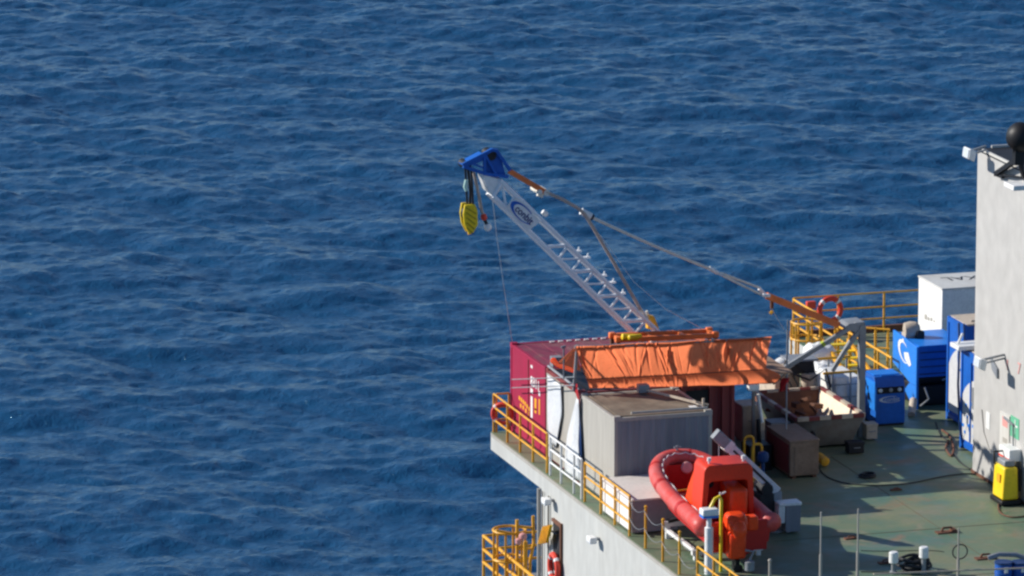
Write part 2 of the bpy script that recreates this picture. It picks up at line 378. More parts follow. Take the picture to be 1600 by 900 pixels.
    return t
build_tower()
# searchlight on the tower
def searchlight():
    base = Py(1591, 252, -10.9); c = Py(1593, 215, -10.9)
    t = thing('searchlight', 'black round searchlight seen from behind on its stand at the top of the white tower', 'searchlight', base)
    b = MB(); ax = Vector((.85,.35,.12)); b.lathe([(.05,-.3),(.2,-.26),(.33,-.12),(.37,.0),(.37,.1),(.34,.12)], c, ax, 28); obj('housing', b, M_BLACK, t)
    b = MB(); b.lathe([(.33,.121),(.33,.125)], c, ax, 24); obj('lens', b, M_GLASS, t)
    b = MB(); b.box(base.x-.12,base.x+.12,base.y-.1,base.y+.1,base.z-.08,c.z-.3); b.bar(c+Vector((-.1,0,-.45)),c+Vector((-.2,0,0)),.06); b.bar(c+Vector((.1,0,-.45)),c+Vector((.2,0,0)),.06); obj('stand', b, M_BLACK, t)
    b = MB(); fo = [Px(x,y,10.1) for x,y in ((1556,272),(1572,262),(1590,272),(1600,278))]
    b.bar(c+Vector((0,0,-.5)), fo[0], .11); b.bar(fo[0],fo[0]+Vector((0,-.5,.02)),.08); b.bar(c+Vector((0,0,-.5)), fo[3], .09); b.bar(fo[0],fo[3],.05); obj('bracket', b, M_BLACK, t)
searchlight()
# ================================================================ CONTAINERS
def corr(mb, x0, x1, y, z0, z1, d=.03, pitch=.28, sgn=-1):     # wall in plane y, corrugated along x
    n = max(1, int((x1-x0)/pitch)); p = (x1-x0)/n; pts = []
    for k in range(n):
        a = x0+k*p; pts += [(a,0),(a+.28*p,0),(a+.42*p,1),(a+.86*p,1)]
    pts.append((x1,0))
    for i in range(len(pts)-1):
        (a,da),(c,dc) = pts[i], pts[i+1]
        ya = y-sgn*d*da; yc = y-sgn*d*dc
        mb.add([(a,ya,z0),(c,yc,z0),(c,yc,z1),(a,ya,z1)], [(0,1,2,3)])
def container(name, label, cat, x0, x1, y0, y1, h, mw, mend, mroof, mfr, endcorr=False):
    t = thing(name, label, cat, ((x0+x1)/2, (y0+y1)/2, 0)); w_ = .09
    b = MB(); b.box(x0+.05,x1-.05,y0+.06,y1-.06,.08,h-.07); obj('inner_shell', b, mw, t)
    b = MB()
    for x in (x0, x1-w_):
        for y in (y0, y1-w_): b.box(x,x+w_,y,y+w_,.12,h-.12)
    for y in (y0, y1-w_):
        b.box(x0+w_,x1-w_,y,y+w_,h-.12,h-.03); b.box(x0+w_,x1-w_,y,y+w_,.03,.15)
    for x in (x0, x1-w_):
        b.box(x,x+w_,y0+w_,y1-w_,h-.12,h-.03); b.box(x,x+w_,y0+w_,y1-w_,.03,.15)
    obj('frame', b, mfr, t, bevel=.008)
    b = MB(); corr(b, x0+w_, x1-w_, y0+.02, .15, h-.12); obj('side_wall', b, mw, t)
    b = MB(); b.box(x0+.018,x0+.05,y0+w_,y1-w_,.15,h-.12); obj('end_wall', b, mend, t)
    b = MB(); b.box(x0+w_,x1-w_,y0+w_,y1-w_,h-.07,h-.045)
    nr = int((x1-x0)/.5)
    for k in range(nr): xx = x0+.3+k*(x1-x0-.5)/nr; b.box(xx,xx+.12,y0+.2,y1-.2,h-.045,h-.03)
    obj('roof', b, mroof, t)
    for x in (x0-.005, x1-.17+.005):
        for y in (y0-.005, y1-.17+.005):
            for z in (0, h-.115):
                b = MB(); b.box(x,x+.17,y,y+.17,z,z+.12); obj('corner_casting', b, mfr, t)
    return t
HC = 2.33
red = container('shipping_container', 'crimson shipping container at the outer corner of the deck, open water behind it', 'container', .5, 5.3, -2.96, .04, HC, M_CRIM, M_CRIM, M_CRIMROOF, M_CRIM)
def on_end(px, py, x=.5): return Px(px, py, x)
def seg(mb, px, py, w_, h_, x=.5, d=.008):
    p = Px(px, py, x); mb.box(x-d+.018, x+.0175, p.y-w_/2, p.y+w_/2, p.z-h_/2, p.z+h_/2)
text('lettering', '8311', .34, Px(836,600,.509), (0,-1,0), (0,0,1), M_WLET, red, bold=.008, squash=1.15)
for a_ in ((830,573,.16,.07),(830,611,.2,.12),(830,636,.16,.55),(842,615,.12,.12)):
    b = MB(); seg(b,*a_); obj('lettering', b, M_WLET, red)
b = MB(); random.seed(8)
for k,(x,y) in enumerate(((811,622),(814,625),(817,628),(820,631),(823,635),(826,639),(813,634),(817,637),(821,642),(825,646))): seg(b,x,y,.12,.1)
seg(b,836,632,.16,.3); seg(b,836,642,.16,.12); seg(b,842,636,.1,.4); obj('lettering', b, M_YLET, red)
b = MB()
for x,y,w1 in ((802,689,.3),(815,698,.35),(822,703,.25),(832,711,.35),(842,719,.2)): seg(b,x,y,w1,.09)
obj('lettering', b, M_WLET, red)
b = MB(); b.box(.5,.512,-1.5,-1.47,.15,HC-.12); obj('door_seam', b, M_DKRED, red)
for k in range(11):
    b = MB(); x = 1.5+k*.23; b.box(x,x+.12,-.17,-.11,HC-.029,HC-.004); obj('roof_marking', b, M_WLET, red)
# workshop container with the dark doorway
ws = container('workshop_container', 'dark red container with a black doorway and pale end, under the orange tarpaulin', 'container', .5, 4.55, -5.78, -3.04, HC, M_DKRED, M_LGREY, M_BLACK, M_DKRED)  # roof coloured black for the shadow under the tarpaulin
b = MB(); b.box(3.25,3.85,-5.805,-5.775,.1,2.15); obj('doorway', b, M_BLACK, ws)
b = MB(); b.box(3.14,3.24,-5.86,-5.77,.1,2.3); b.box(3.86,3.94,-5.86,-5.77,.1,2.3); b.box(4.2,4.27,-5.84,-5.77,.1,2.3); obj('door_frame', b, M_DKRED, ws)
b = MB(); b.box(.492,.499,-5.7,-3.1,.1,2.22); obj('end_lining', b, M_LGREY, ws)
# grey container in front
gc = container('store_container', 'grey steel store container with a brown dusty roof beside the rescue boat', 'container', .5, 3.0, -8.57, -5.84, 2.3, M_GREY, M_LGREY, M_ROOF, M_LGREY)  # one paint: walls coloured darker for shade, end lighter for sun
b = MB(); b.box(.66,2.85,-8.40,-5.98,2.256,2.278); obj('roof_dirt', b, M_ROOF, gc)
b = MB(); b.tube([(.95,-8.5,2.36),(2.9,-8.5,2.36)],.035,8); obj('pipe', b, M_LGREY, gc)
b = MB(); b.bar((2.0,-6.3,2.4),(2.86,-8.0,2.36),.05); b.bar((2.86,-8.3,2.3),(2.86,-8.3,2.55),.05); b.bar((2.7,-8.2,2.45),(3.0,-8.3,2.38),.04); obj('lamp_arm', b, M_BEIGE, gc)
b = MB(); b.box(1.85,2.12,-6.4,-6.15,2.32,2.52); obj('lamp', b, M_STEEL, gc, bevel=.02)
b = MB(); b.box(2.62,2.8,-8.05,-7.87,2.279,2.285); obj('roof_marking', b, M_WLET, gc)
# white sheets hanging on the pale container end
def sheet(name, label, cat, cols, m, x=.42, wav=.05, nv=14, grp=None):
    # cols: rows of (py, px_left, px_right) read on the plane x
    rows = [(Px(l_, py, x), Px(r_, py + (r_-l_)*.75, x)) for py, l_, r_ in cols]
    def fn(u, v):
        f = v*(len(rows)-1); i = min(int(f), len(rows)-2); t = f-i
        a = rows[i][0].lerp(rows[i+1][0], t); c = rows[i][1].lerp(rows[i+1][1], t); p = a.lerp(c, u)
        p.x += wav*.45*math.sin(u*7+v*2)*(.3+v) + .01*math.sin(v*7); return p
    b = MB(); b.grid(fn, 14, nv); o = obj(name, b, m, None, solid=.012); return tag(o, label, cat, grp)
sheet('plastic_sheet', 'white plastic sheet hanging in a wide strip beside the crimson container', 'sheet', [(586,856,876),(630,855,877),(665,856,872),(690,857,868)], M_SHEET)
sheet('plastic_sheet', 'narrow white sheet twisted from a red tie between two pale container ends', 'sheet', [(622,901,904),(650,893,904),(680,886,903),(710,882,905),(735,880,906)], M_SHEET, wav=.07)
def strip(px0, px1, label):
    b = MB(); pts = [Px(x, y, .46) for x, y in px0]; q = [Px(x, y, .46) for x, y in px1]
    n = len(pts); b.add([p for pr_ in zip(pts, q) for p in pr_], [(2*i,2*i+1,2*i+3,2*i+2) for i in range(n-1)])
    return tag(obj('shade_strip', b, M_NAVY, None, solid=.01), label, 'painted shade')  # dark blue strips stand in for shade at the sheet edges
strip([(873,655),(870,675),(866,700)], [(875,655),(875,672),(870,698)], 'dark blue strip of painted shade below the wide white sheet')
strip([(897,655),(892,685),(889,712)], [(899,655),(896,690),(892,715)], 'dark blue strip of painted shade left of the narrow white sheet')
strip([(904,640),(903,680),(906,725)], [(906,640),(908,675),(911,735)], 'long dark blue strip of painted shade right of the narrow white sheet')
b = MB(); p = Px(900,612,.4); b.add([p, p+Vector((0,.35,.12)), p+Vector((0,-.1,.22)), p+Vector((.03,-.12,-.22))], [(0,1,2),(0,2,3),(0,3,1)]); tag(obj('red_rag', b, M_REDF, None), 'small red rag tied at the top of the narrow white sheet', 'rag')
for yy, lb in ((590,'upper thin grey pipe run across the top of the white sheets'),(603,'lower thin grey pipe run across the top of the white sheets')):
    b = MB(); a_ = Px(850,yy,.34); c_ = Px(898,yy,.34); c_ = a_+Vector((0,-2.6,0)); c_.z = a_.z+.62
    a2 = Pz(852, yy, 2.0); b.tube([Px(800,yy+3,.3), Px(852,yy+1,.3)+Vector((0.0,0,0)), Px(898,yy-1,.3)],.014,6); tag(obj('thin_pipe', b, M_STEEL, None), lb, 'pipe')
# ================================================================ TARPAULIN
def build_tarp():
    random.seed(21)
    top0, top1 = Py(899,541,-6.08), Py(1206,526,-6.08)
    sm0, sm1 = Py(916,592,-5.95), Py(1190,577,-5.95)
    bt0, bt1 = Py(921,607,-6.03), Py(1197,600,-6.03)
    cre = []
    for k in range(64):
        u0 = random.random()*1.1-.05; cen = round(u0*4)/4+.06
        cre.append((u0, (u0-cen)*random.uniform(.1,.9)+random.uniform(-.03,.05), random.uniform(.0025,.007), random.uniform(.015,.06)*random.choice((-1,1,1)), random.random()))
    def fold(u, v):
        d = .03*math.sin(u*17-v*.8)
        for u0, s, w_, a, ph in cre:
            vv = (v if ph < .5 else 1-v)
            x = (u-u0+s*v)/w_
            if abs(x) < 3.5: d += a*math.exp(-x*x)*(.15+.85*vv)
        return d
    def fn(u, v):
        if v < .76:
            t = v/.76; p = top0.lerp(top1, u).lerp(sm0.lerp(sm1, u), t); sag = .05*math.sin(math.pi*t)
            p.y += sag - fold(u, t)*(.25+.75*math.sin(math.pi*min(1, t*.9+.1)))
            if u > .93: p.x += (u-.93)*1.6*t
            p.z -= .018*math.sin(u*math.pi*3)**2*(1-t)
        else:
            t = (v-.76)/.24; p = sm0.lerp(sm1, u).lerp(bt0.lerp(bt1, u), t)
            p.y -= .06*math.sin(math.pi*t) + fold(u*1.3+.2, t)*.4
            if u > .90: p.x += (u-.90)*1.6*(1 if t < .5 else 1) + (u-.9)*2.6*math.sin(math.pi*t)
            p.z += .008*math.sin(u*23)*t
        return p
    t = thing('tarpaulin', 'creased orange tarpaulin tied over the frame on top of the containers', 'tarpaulin', Vector((3.5,-5.5,HC)))
    b = MB(); b.grid(fn, 420, 46); obj('front_sheet', b, M_TARP, t, smooth=80)
    b = MB()
    def fl(u, v):
        a = top0; c = Py(872,566,-4.9)
        d = Py(906,580,-5.5); return a.lerp(c.lerp(d, u), v)+Vector((0.03*math.sin(u*14)*v, 0, 0))
    b.grid(fl, 24, 10); obj('end_flap', b, M_TARP, t, smooth=80)
    b = MB(); b.tube([Py(864,563,-3.9),Py(872,571,-4.2),Py(884,574,-4.6),Py(897,580,-5.0)],[.08,.05,.07,.05],8); obj('rolled_edge', b, M_TARP, t)
    b = MB(); b.tube([sm0+Vector((0,-.04,0)), sm0.lerp(sm1,.5)+Vector((0,-.06,-.01)), sm1+Vector((0,-.04,0))],.012,6); obj('tie_rope', b, M_RUST, t)
    f = thing('tarp_frame', 'steel pipe frame propping up the orange tarpaulin', 'frame', (3.5,-5,HC))
    for x, z1 in ((top0.x+.08, top0.z), (2.7, 3.3), (4.3, 3.25)):
        b = MB(); b.bar((x,-5.7,HC+.01),(x,-5.98,z1-.0),.06); obj('post', b, M_STEEL, f)
    b = MB(); b.bar(top0+Vector((0,.06,-.04)), top1+Vector((-.05,.06,-.04)), .06); obj('ridge_bar', b, M_STEEL, f)
    b = MB(); b.box(4.5,6.05,-5.85,-2.95,2.43,2.47); obj('shadow_plate', b, M_BROWN, f)  # unseen plate added to cast the shadow on the deck
    for y in (-3.2,):
        b = MB(); b.bar((5.95,y,0),(5.95,y,2.43),.07); obj('post', b, M_STEEL, f)  # holds up the added plate
build_tarp()
b = MB(); p = Py(880,558,-5.2); b.tube([Py(881,540,-5.2),Py(881,592,-5.2)],.02,6); b.tube([Py(877,543,-5.2),Py(884,541,-5.2)],.03,6); tag(obj('guide_pole', b, M_STEEL, None), 'thin grey upright pole by the left end of the orange tarpaulin', 'pole')
b = MB(); p0 = Px(868,566,.6); b.tube([Px(857,572,.55),Px(880,590,.55),Px(905,610,.55)],.035,6); b.box(.5,.75,p0.y-.1,p0.y+.15,p0.z-.1,p0.z+.14)
tag(obj('cable_tray', b, M_STEEL, None), 'grey cable and bracket along the roof edge left of the tarpaulin', 'cable')
# floodlight at the red wall, white tube lamp, flag
b = MB(); p = Py(1178,604,-5.9); b.box(p.x-.16,p.x+.12,p.y-.1,p.y+.1,p.z-.1,p.z+.08); fl = tag(obj('floodlight', b, M_BRT, None, bevel=.03), 'small white floodlight under the right end of the orange tarpaulin', 'floodlight')
b = MB(); b.tube([Py(1184,616,-5.6),Py(1191,660,-5.6)],.045,10); tag(obj('strip_lamp', b, M_BRT, None), 'white tube standing upright beside the dark red container', 'tube')
b = MB(); b.tube([Py(1185,655,-5.6),Py(1186,690,-5.6),Pz(1187,712,0.0)],.06,8); b.box(4.9,5.5,-5.9,-5.3,.0,.65); tag(obj('valve_stand', b, M_BLACK, None, bevel=.02), 'black valve stand below the white tube', 'stand')
b = MB(); p = Py(1218,592,-5.0); b.grid(lambda u,v: p+Vector((.05+u*.22-v*.05, .05*math.sin(u*6+v*4), -v*.32+u*.02)), 8, 8); tag(obj('red_flag', b, M_REDF, None, solid=.006), 'small red flag hanging right of the orange tarpaulin', 'flag')
b = MB(); b.tube([Py(1231,500,-5.0),Py(1229,600,-5.0),Pz(1228,740,0)],.022,6); tag(obj('signal_pole', b, M_STEEL, None), 'thin dark upright pole with the red flag, left of the machinery', 'pole')
# ================================================================ LATTICE CRANE
CY = -3.0
def C(px, py, y=CY): return Py(px, py, y)
def build_crane():
    t = thing('lattice_crane', 'white lattice boom crane with a blue head, leaning out over the sea above the containers', 'crane', (4.4, CY, HC))
    n_, f_ = CY-.26, CY+.24
    L0, L1 = C(771,307,n_), C(1012,541,n_); U0, U1 = C(781,281,n_), C(1034,524,n_)
    ln = (L1-L0).length; off = Vector((0, f_-n_, 0))
    for a, c in ((L0,L1),(U0,U1),(L0+off,L1+off),(U0+off,U1+off)):
        b = MB(); b.tube([a,c],.06,8); obj('chord', b, M_ALU, t)
    nb = 6
    ul = (U1-U0).length
    for side in (Vector((0,0,0)),):
        for k in range(nb+1):
            s = k/nb; b = MB()
            p = L0.lerp(L1, s); q = U0.lerp(U1, min(1, s+.012)); fr_ = side.length == 0
            if fr_ and k == 1: continue
            q2 = q.copy(); q2.z = q2.z*.35+p.z*.65; q2 = U0+(U1-U0)*((U0.z-p.z)/(U0.z-U1.z)) if 0 < k < nb else q
            b.tube([p+side, q2+side], .047 if fr_ else .02, 6)
            if k < nb:
                m_ = L0.lerp(L1, (k+.5)/nb); b.tube([m_+side, q2+side], .032 if fr_ else .014, 6)
                if fr_: b.tube([m_+side, q2+(U1-U0)*(.5/nb)+side], .026, 6)
                if fr_: b.tube([L0.lerp(L1, (k+1)/nb)+side, q2+(U1-U0)*(.5/nb)+side], .026, 6)
            obj('lacing', b, M_ALU, t)
    b = MB()
    for k in range(nb):
        for A, B in ((L0, L1), (U0, U1)):
            s = k/nb; b.tube([A.lerp(B,s), A.lerp(B,s)+off, A.lerp(B,s+1/nb)], .016, 5)
    obj('cross_lacing', b, M_ALU, t)
    # lugs on the upper chord
    for px, py in ((903,392),(917,402),(943,430),(957,441),(972,458)):
        p = C(px,py,f_); b = MB(); b.box(p.x-.08,p.x+.08,p.y-.06,p.y+.08,p.z-.025,p.z+.015); b.bar(p,p+Vector((.03,0,.1)),.025); obj('lug', b, M_ALU, t)
    p = C(851,333,f_); b = MB(); b.lathe([(.02,-.08),(.06,-.07),(.08,.0),(.06,.08),(.02,.1)], p, (1,0,-.8), 12); obj('lamp', b, M_BRT, t)
    # name panel
    d = (L1-L0).normalized(); wv = (U0-L0); wv = wv - d*wv.dot(d); wd = wv.length; wn = wv.normalized()
    a0 = .40; a1 = 1.28
    P0 = L0+d*a0+wn*.03; P1 = L0+d*(a1)+wn*.03
    b = MB(); pn = Vector((0,-.078,0)); b.prism([P0+pn,P1+pn,P1+pn+wn*(wd-.06)+d*.05,P0+pn+wn*(wd-.06)+d*.05],(0,.02,0)); pnl = obj('name_panel', b, M_BRT, t)
    cc = (P0+P1)/2+wn*(wd-.06)/2+Vector((0,-.083,0))
    text('lettering', 'conbit', .25, cc+d*.06-wn*.01, d, wn, M_NLET, pnl, bold=.004, squash=.92)
    crescent('logo_arc', cc-d*.02, d, wn, .40, .175, M_BLUE, pnl, th=.004)
    # white collar, blue head
    b = MB(); b.prism([C(753,272,n_),C(781,280,n_),C(790,290,n_),C(771,307,n_),C(763,300,n_)],(0,.5,0)); obj('collar', b, M_BRT, t, bevel=.01)
    def fr(y):
        q = lambda x_, y_: C(x_, y_, y)
        b = MB()
        b.bar(q(723,258),q(760,239),.07,.09); b.bar(q(724,260),q(757,271),.06,.08); b.bar(q(757,240),q(757,271),.07)
        b.bar(q(760,239),q(768,234),.08); b.bar(q(768,234),q(777,235),.08); b.bar(q(776,236),q(797,266),.07,.08); b.bar(q(755,271),q(794,276),.07,.08)
        b.bar(q(757,240),q(775,272),.06); b.bar(q(735,254),q(755,262),.05)
        return b
    obj('head_frame', fr(n_), M_BLUE, t); obj('head_frame', fr(f_), M_BLUE, t)
    b = MB(); b.prism([C(758,242,n_+.06),C(768,236,n_+.06),C(777,237,n_+.06),C(784,250,n_+.06),C(790,274,n_+.06),C(757,270,n_+.06)],(0,.05,0)); obj('head_plate', b, M_BLUE, t, bevel=.01)
    b = MB(); b.prism([C(758,242,f_-.06),C(777,237,f_-.06),C(790,274,f_-.06),C(757,270,f_-.06)],(0,-.05,0)); obj('head_plate', b, M_BLUE, t)
    for px, py, r in ((730,259,.11),(768,243,.13)):
        b = MB(); p = C(px,py,n_+.03); b.lathe([(r,0),(r*.8,.1),(r*.8,.34),(r,.44)], p, (0,1,0), 18); obj('sheave', b, M_DARK, t)
    b = MB(); p = C(765,240,CY)
    b.prism([C(724,259,n_),C(757,242,n_),C(757,250,n_),C(727,262,n_)],(0,.5,0)); obj('head_deck', b, M_BLUE, t)
    # stays
    b = MB(); b.bar(C(795,267,n_),C(852,300,n_),.05,.13); b.bar(C(795,267,f_),C(852,300,f_),.05,.13); b.bar(C(800,266,CY),C(848,294,CY),.4,.03); obj('stay_beam', b, M_ORG, t)
    p = C(849,298); b = MB(); b.tube([p+Vector((0,-.3,0)),p+Vector((0,.3,0))],.08,10); b.tube([C(838,297)+Vector((0,-.3,0)),C(838,297)+Vector((0,.3,0))],.07,10); b.bar(C(840,303),C(848,306),.1); obj('pin', b, M_CABLE, t)
    for y in (n_, f_):
        b = MB(); b.tube([C(851,299,y),C(880,312,y),C(903,325,y),C(913,334,y),C(926,354,y),C(960,412,y),C(1001,484,y)],.045,8); obj('stay_tube', b, M_TUBEB, t)
    b = MB(); b.tube([C(1001,484),C(1014,503)],.05,8); b.tube([C(1010,486,f_),C(1022,520,f_)],.035,8); b.tube([C(992,470,n_),C(1012,497,n_)],.03,8); obj('stay_fork', b, M_CABLE, t)
    p = C(1017,503); b = MB(); b.prism([p+Vector((-.12,-.1,-.16)),p+Vector((.2,-.1,-.2)),p+Vector((.06,-.1,.16)),p+Vector((-.08,-.1,.18))],(0,.2,0)); obj('yellow_bracket', b, M_YEL, t, bevel=.02)
    # pendant
    b = MB(); b.tube([C(908,330),C(923,338)],[.09,.09],10); pf = obj('socket', b, M_BRT, t); b = MB(); b.tube([C(923,338),C(926,340)],.085,10); obj('collar', b, M_DARK, pf)
    b = MB(); pa, pb = C(925,339.5), C(1112,421)
    b.tube([pa.lerp(pb, k/12)+Vector((0,0,-.03*math.sin(math.pi*k/12))) for k in range(13)],.04,8); obj('pendant_rope', b, M_CABLE, t)
    b = MB(); b.tube([C(1108,419),C(1122,426.5)],.055,10); obj('socket', b, M_BRT, t)
    for y, e in ((n_+.1,(1195,463)),(f_-.1,(1188,450))):
        b = MB(); b.tube([C(1122,427),C(1130,431 if y<CY else 428,y),C(e[0],e[1],y)],.03,8); obj('pendant_rope', b, M_CABLE, t)
    b = MB(); b.tube([C(1186,451,f_),C(1198,463,f_)],.05,8); b.tube([C(1192,461,n_),C(1203,462,n_)],.05,8); obj('shackle', b, M_ALU, t)
    # orange link and grey mast
    for y in (n_+.02, f_-.02):
        b = MB(); b.bar(C(1198,462,y),C(1311,508,y),.05,.17); obj('link_beam', b, M_ORG, t)
    b = MB(); b.bar(C(1200,459),C(1306,502),.36,.03); obj('link_plate', b, M_ORG, t)
    b = MB()
    b.tube([C(1206,470),C(1206,482)],.05,8); obj('link_pin', b, M_RUST, t)
    for y in (n_, f_):
        b = MB(); b.bar(C(1338,506,y),C(1208,586,y),.11,.11); obj('mast_strut', b, M_STEEL, t)
        b = MB(); q = C(1347,508,y); b.bar(q,Vector((q.x,y,.02)),.16,.16); obj('mast_post', b, M_STEEL, t)
        b = MB(); b.bar(C(1330,532,y),C(1300,580,y),.09,.1); b.bar(C(1345,512,y),C(1322,545,y),.13,.1); obj('mast_brace', b, M_STEEL, t)
    b = MB(); b.prism([C(1318,513,n_-.05),C(1327,506,n_-.05),C(1352,503,n_-.05),C(1352,509,n_-.05),C(1340,522,n_-.05)],(0,.62,0)); obj('mast_head', b, M_STEEL, t, bevel=.02)
    b = MB(); b.bar(C(1284,539,n_-.01),C(1288,536,n_-.01),.125,.125); obj('green_band', b, mat('lime_band',(.4,.5,.05),.5), t)
    # base (slewing ring and body on the roof)
    b = MB(); b.lathe([(.75,0),(.75,.12),(.6,.16),(.6,.35)], (3.9,CY,HC), (0,0,1), 28); obj('slewing_ring', b, M_STEEL, t)
    b = MB(); b.box(3.35,4.6,CY-.45,CY+.45,HC+.36,HC+.55); obj('turntable', b, M_ORG, t, bevel=.02)
build_crane()
# orange spreader frame behind the tarp
t = thing('spreader_frame', 'orange lifting frame behind the tarpaulin at the foot of the boom', 'lifting frame', (3.9,-2.4,HC))
y_ = -4.0
for yy in (y_, y_+.5):
    b = MB(); b.bar(Py(966,531,yy) if yy==y_ else Py(966,531,y_)+Vector((0,.5,0)), Py(1118,524,y_)+Vector((0,yy-y_,0)), .1,.12); obj('side_beam', b, M_ORG, t, bevel=.01)
a_, c_ = Py(966,532,y_), Py(1118,524,y_)
for s in (.02,.35,.68,.98):
    p = a_.lerp(c_, s); b = MB(); b.bar(p+Vector((0,.05,0)),p+Vector((0,.45,0)),.08,.1); obj('cross_beam', b, M_ORG, t)
for s in (.0,1.0):
    for yy in (0,.5):
        p = a_.lerp(c_, s)+Vector((0,yy,0)); b = MB(); b.box(p.x-.08,p.x+.08,p.y-.07,p.y+.07,p.z-.05,p.z+.1); obj('corner_block', b, M_ORG, t, bevel=.02)
        b = MB(); b.bar(Vector((p.x,p.y,HC)),p,.09); obj('foot', b, M_RUST, t)
text('lettering', 'LOADS', .17, a_.lerp(c_,.68)+Vector((0,-.075,.0)), (1,0,0), (0,0,1), M_WLET, t) if False else None
b = MB(); p = Py(981,528,-4.15); b.lathe([(.04,-.22),(.08,-.2),(.08,.2),(.04,.22)], p+Vector((.05,0,.02)), (1,0,-.1), 10); b.lathe([(.03,-.2),(.06,-.18),(.06,.18),(.03,.2)], p+Vector((.15,-.1,.04)), (1,.3,0), 10)
tag(obj('yellow_sling', b, M_YEL2, None), 'coiled yellow lifting sling on the left end of the orange lifting frame', 'sling')
# hook block
def hook():
    c = C(733,340,CY); t = thing('hook_block', 'yellow hook block with black diagonal stripes hanging below the blue crane head', 'hook block', c-Vector((0,0,.38)))
    out = [(-.16,.36),(.10,.36),(.17,.2),(.18,-.16),(.06,-.36),(-.05,-.38),(-.17,-.14),(-.2,.12)]
    for y in (-.17,.10):
        b = MB(); b.prism([c+Vector((x,y,z)) for x,z in out],(0,.07,0)); ch = obj('cheek_plate', b, M_YEL2, t, bevel=.015)
        if y < 0:
            for k in range(5):
                z = .27-.13*k; b = MB(); b.bar(c+Vector((-.14+.01*k,y-.006,z+.03)),c+Vector((.13-.015*k,y-.006,z-.15)),.012,.03,(0,1,0)); obj('black_stripe', b, M_BLACK, ch)
    b = MB(); b.lathe([(.2,-.09),(.17,-.04),(.17,.04),(.2,.09)], c+Vector((0,.0,.1)), (0,1,0), 20); obj('sheave', b, M_DARK, t)
    b = MB(); b.tube([c+Vector((0,0,-.3)),c+Vector((0.01,0,-.42))],.05,8); obj('swivel', b, M_YEL, t)
    b = MB()
    b.tube([C(727,264,CY-.05),C(729,300,CY-.05),C(730,320,CY-.05)],.028,6); b.tube([C(736,264,CY+.05),C(738,295,CY+.05),C(739,320,CY+.05)],.028,6); b.tube([C(731,262,CY),C(735,300,CY),C(734,322,CY)],.035,6)
    tag(obj('hoist_rope', b, M_DARK, None), 'dark hoist ropes running from the blue crane head to the yellow hook block', 'rope')
    b = MB(); b.tube([C(729,281,CY-.1),C(727,292,CY-.1),C(729,298,CY-.1)],[.05,.06,.045],8); tag(obj('rope_sleeve', b, mat('pale_green',(.5,.72,.62),.5), None), 'pale green sleeve round the hoist ropes above the yellow hook block', 'sleeve')
    t2 = thing('auxiliary_hook', 'small white ball hook with red swivel, right of the yellow hook block', 'hook', C(762,355,CY)-Vector((0,0,.12)))
    b = MB(); b.tube([C(739,264,CY),C(745,290,CY),C(753,330,CY),C(756,337,CY)],.04,7); obj('rope', b, M_TUBEB, t2)
    b = MB(); b.lathe([(.03,-.09),(.075,-.05),(.075,.05),(.03,.09)], C(756,339,CY), (.3,0,-1), 12); obj('swivel', b, M_LRED, t2)
    b = MB(); b.tube([C(757,343,CY),C(761,351,CY)],.045,8); obj('shank', b, M_DARK, t2)
    b = MB(); b.lathe([(.01,-.1),(.06,-.085),(.095,-.03),(.095,.03),(.06,.085),(.01,.1)], C(762,355,CY), (.2,0,1), 14); obj('ball', b, M_BRT, t2)
hook()
def line(pts, r, m, name, label, cat):
    b = MB(); b.tube(pts, r, 5); return tag(obj(name, b, m, None), label, cat)
line([C(769,306),C(776,370),C(786,440),Px(800,534,.6)], .011, M_LINE, 'tag_line', 'thin pale tag line dropping from the boom head to the crimson container', 'line')
line([C(938,368),C(990,440),C(1040,483),C(1098,514)], .008, M_LINE, 'tag_line', 'thin pale tag line slanting right of the boom to the orange lifting frame', 'line')
line([C(1206,482),C(1214,497),C(1233,528),C(1240,545)], .008, M_LINE, 'tag_line', 'thin pale tag line hanging from the orange link beam to the yellow cage', 'line')
line([C(1203,490,-3.1),C(1207,486,-3.1)], .05, M_YEL, 'hanging_shackle', 'small yellow shackle hanging under the tip of the orange link beam', 'shackle')
# ================================================================ RAILINGS
def railing(name, label, posts, h, m, rails=(1.0,.66,.33), cat='railing', rr=.024, pr=.03, grp=None):
    posts = [Vector(p) for p in posts]; t = thing(name, label, cat, (posts[0]+posts[-1])/2, grp)
    for p in posts:
        b = MB(); b.bar(p, p+Vector((0,0,h)), pr*1.7, pr*1.2); obj('post', b, m, t)
    for f in rails:
        b = MB(); b.tube([p+Vector((0,0,h*f)) for p in posts], rr, 7); obj('rail', b, m, t)
    return t
E0 = .06
def ey(px): return Px(px, 617+(px-771)*.76, E0).y
railing('guard_rail', 'yellow three bar guard rail along the deck edge in front of the crimson container', [(E0,ey(x),0) for x in (771.5,793,813,833,855)], 1.0, M_YEL)
railing('guard_rail', 'white painted section of guard rail in front of the hanging white sheets', [(E0,ey(x),0) for x in (860,877,897,909)], 1.0, M_BRT)
railing('guard_rail', 'yellow guard rail section along the deck edge beside the grey store container', [(E0,ey(x),0) for x in (914,939,961,984)], .98, M_YEL)
railing('guard_rail', 'short yellow return rail across the outer deck corner behind the orange lifebuoy', [(E0+.06,0.02,0),(.46,.02,0)], 1.0, M_YEL)
for x, ht, lb in ((1009,.98,'first thin yellow chain post right of the pale locker'),(1036,.98,'second thin yellow chain post right of the pale locker'),(1062,.98,'third thin yellow chain post, under the stern of the rescue boat')):
    y = Px(x, 617+(x-771)*.80, E0).y
    b = MB(); b.bar((E0,y,0),(E0,y,ht),.05,.04); b.lathe([(.02,0),(.04,.02),(.04,.05),(.01,.07)],(E0,y,ht),(0,0,1),8); tag(obj('chain_post', b, M_YEL, None), lb, 'post')
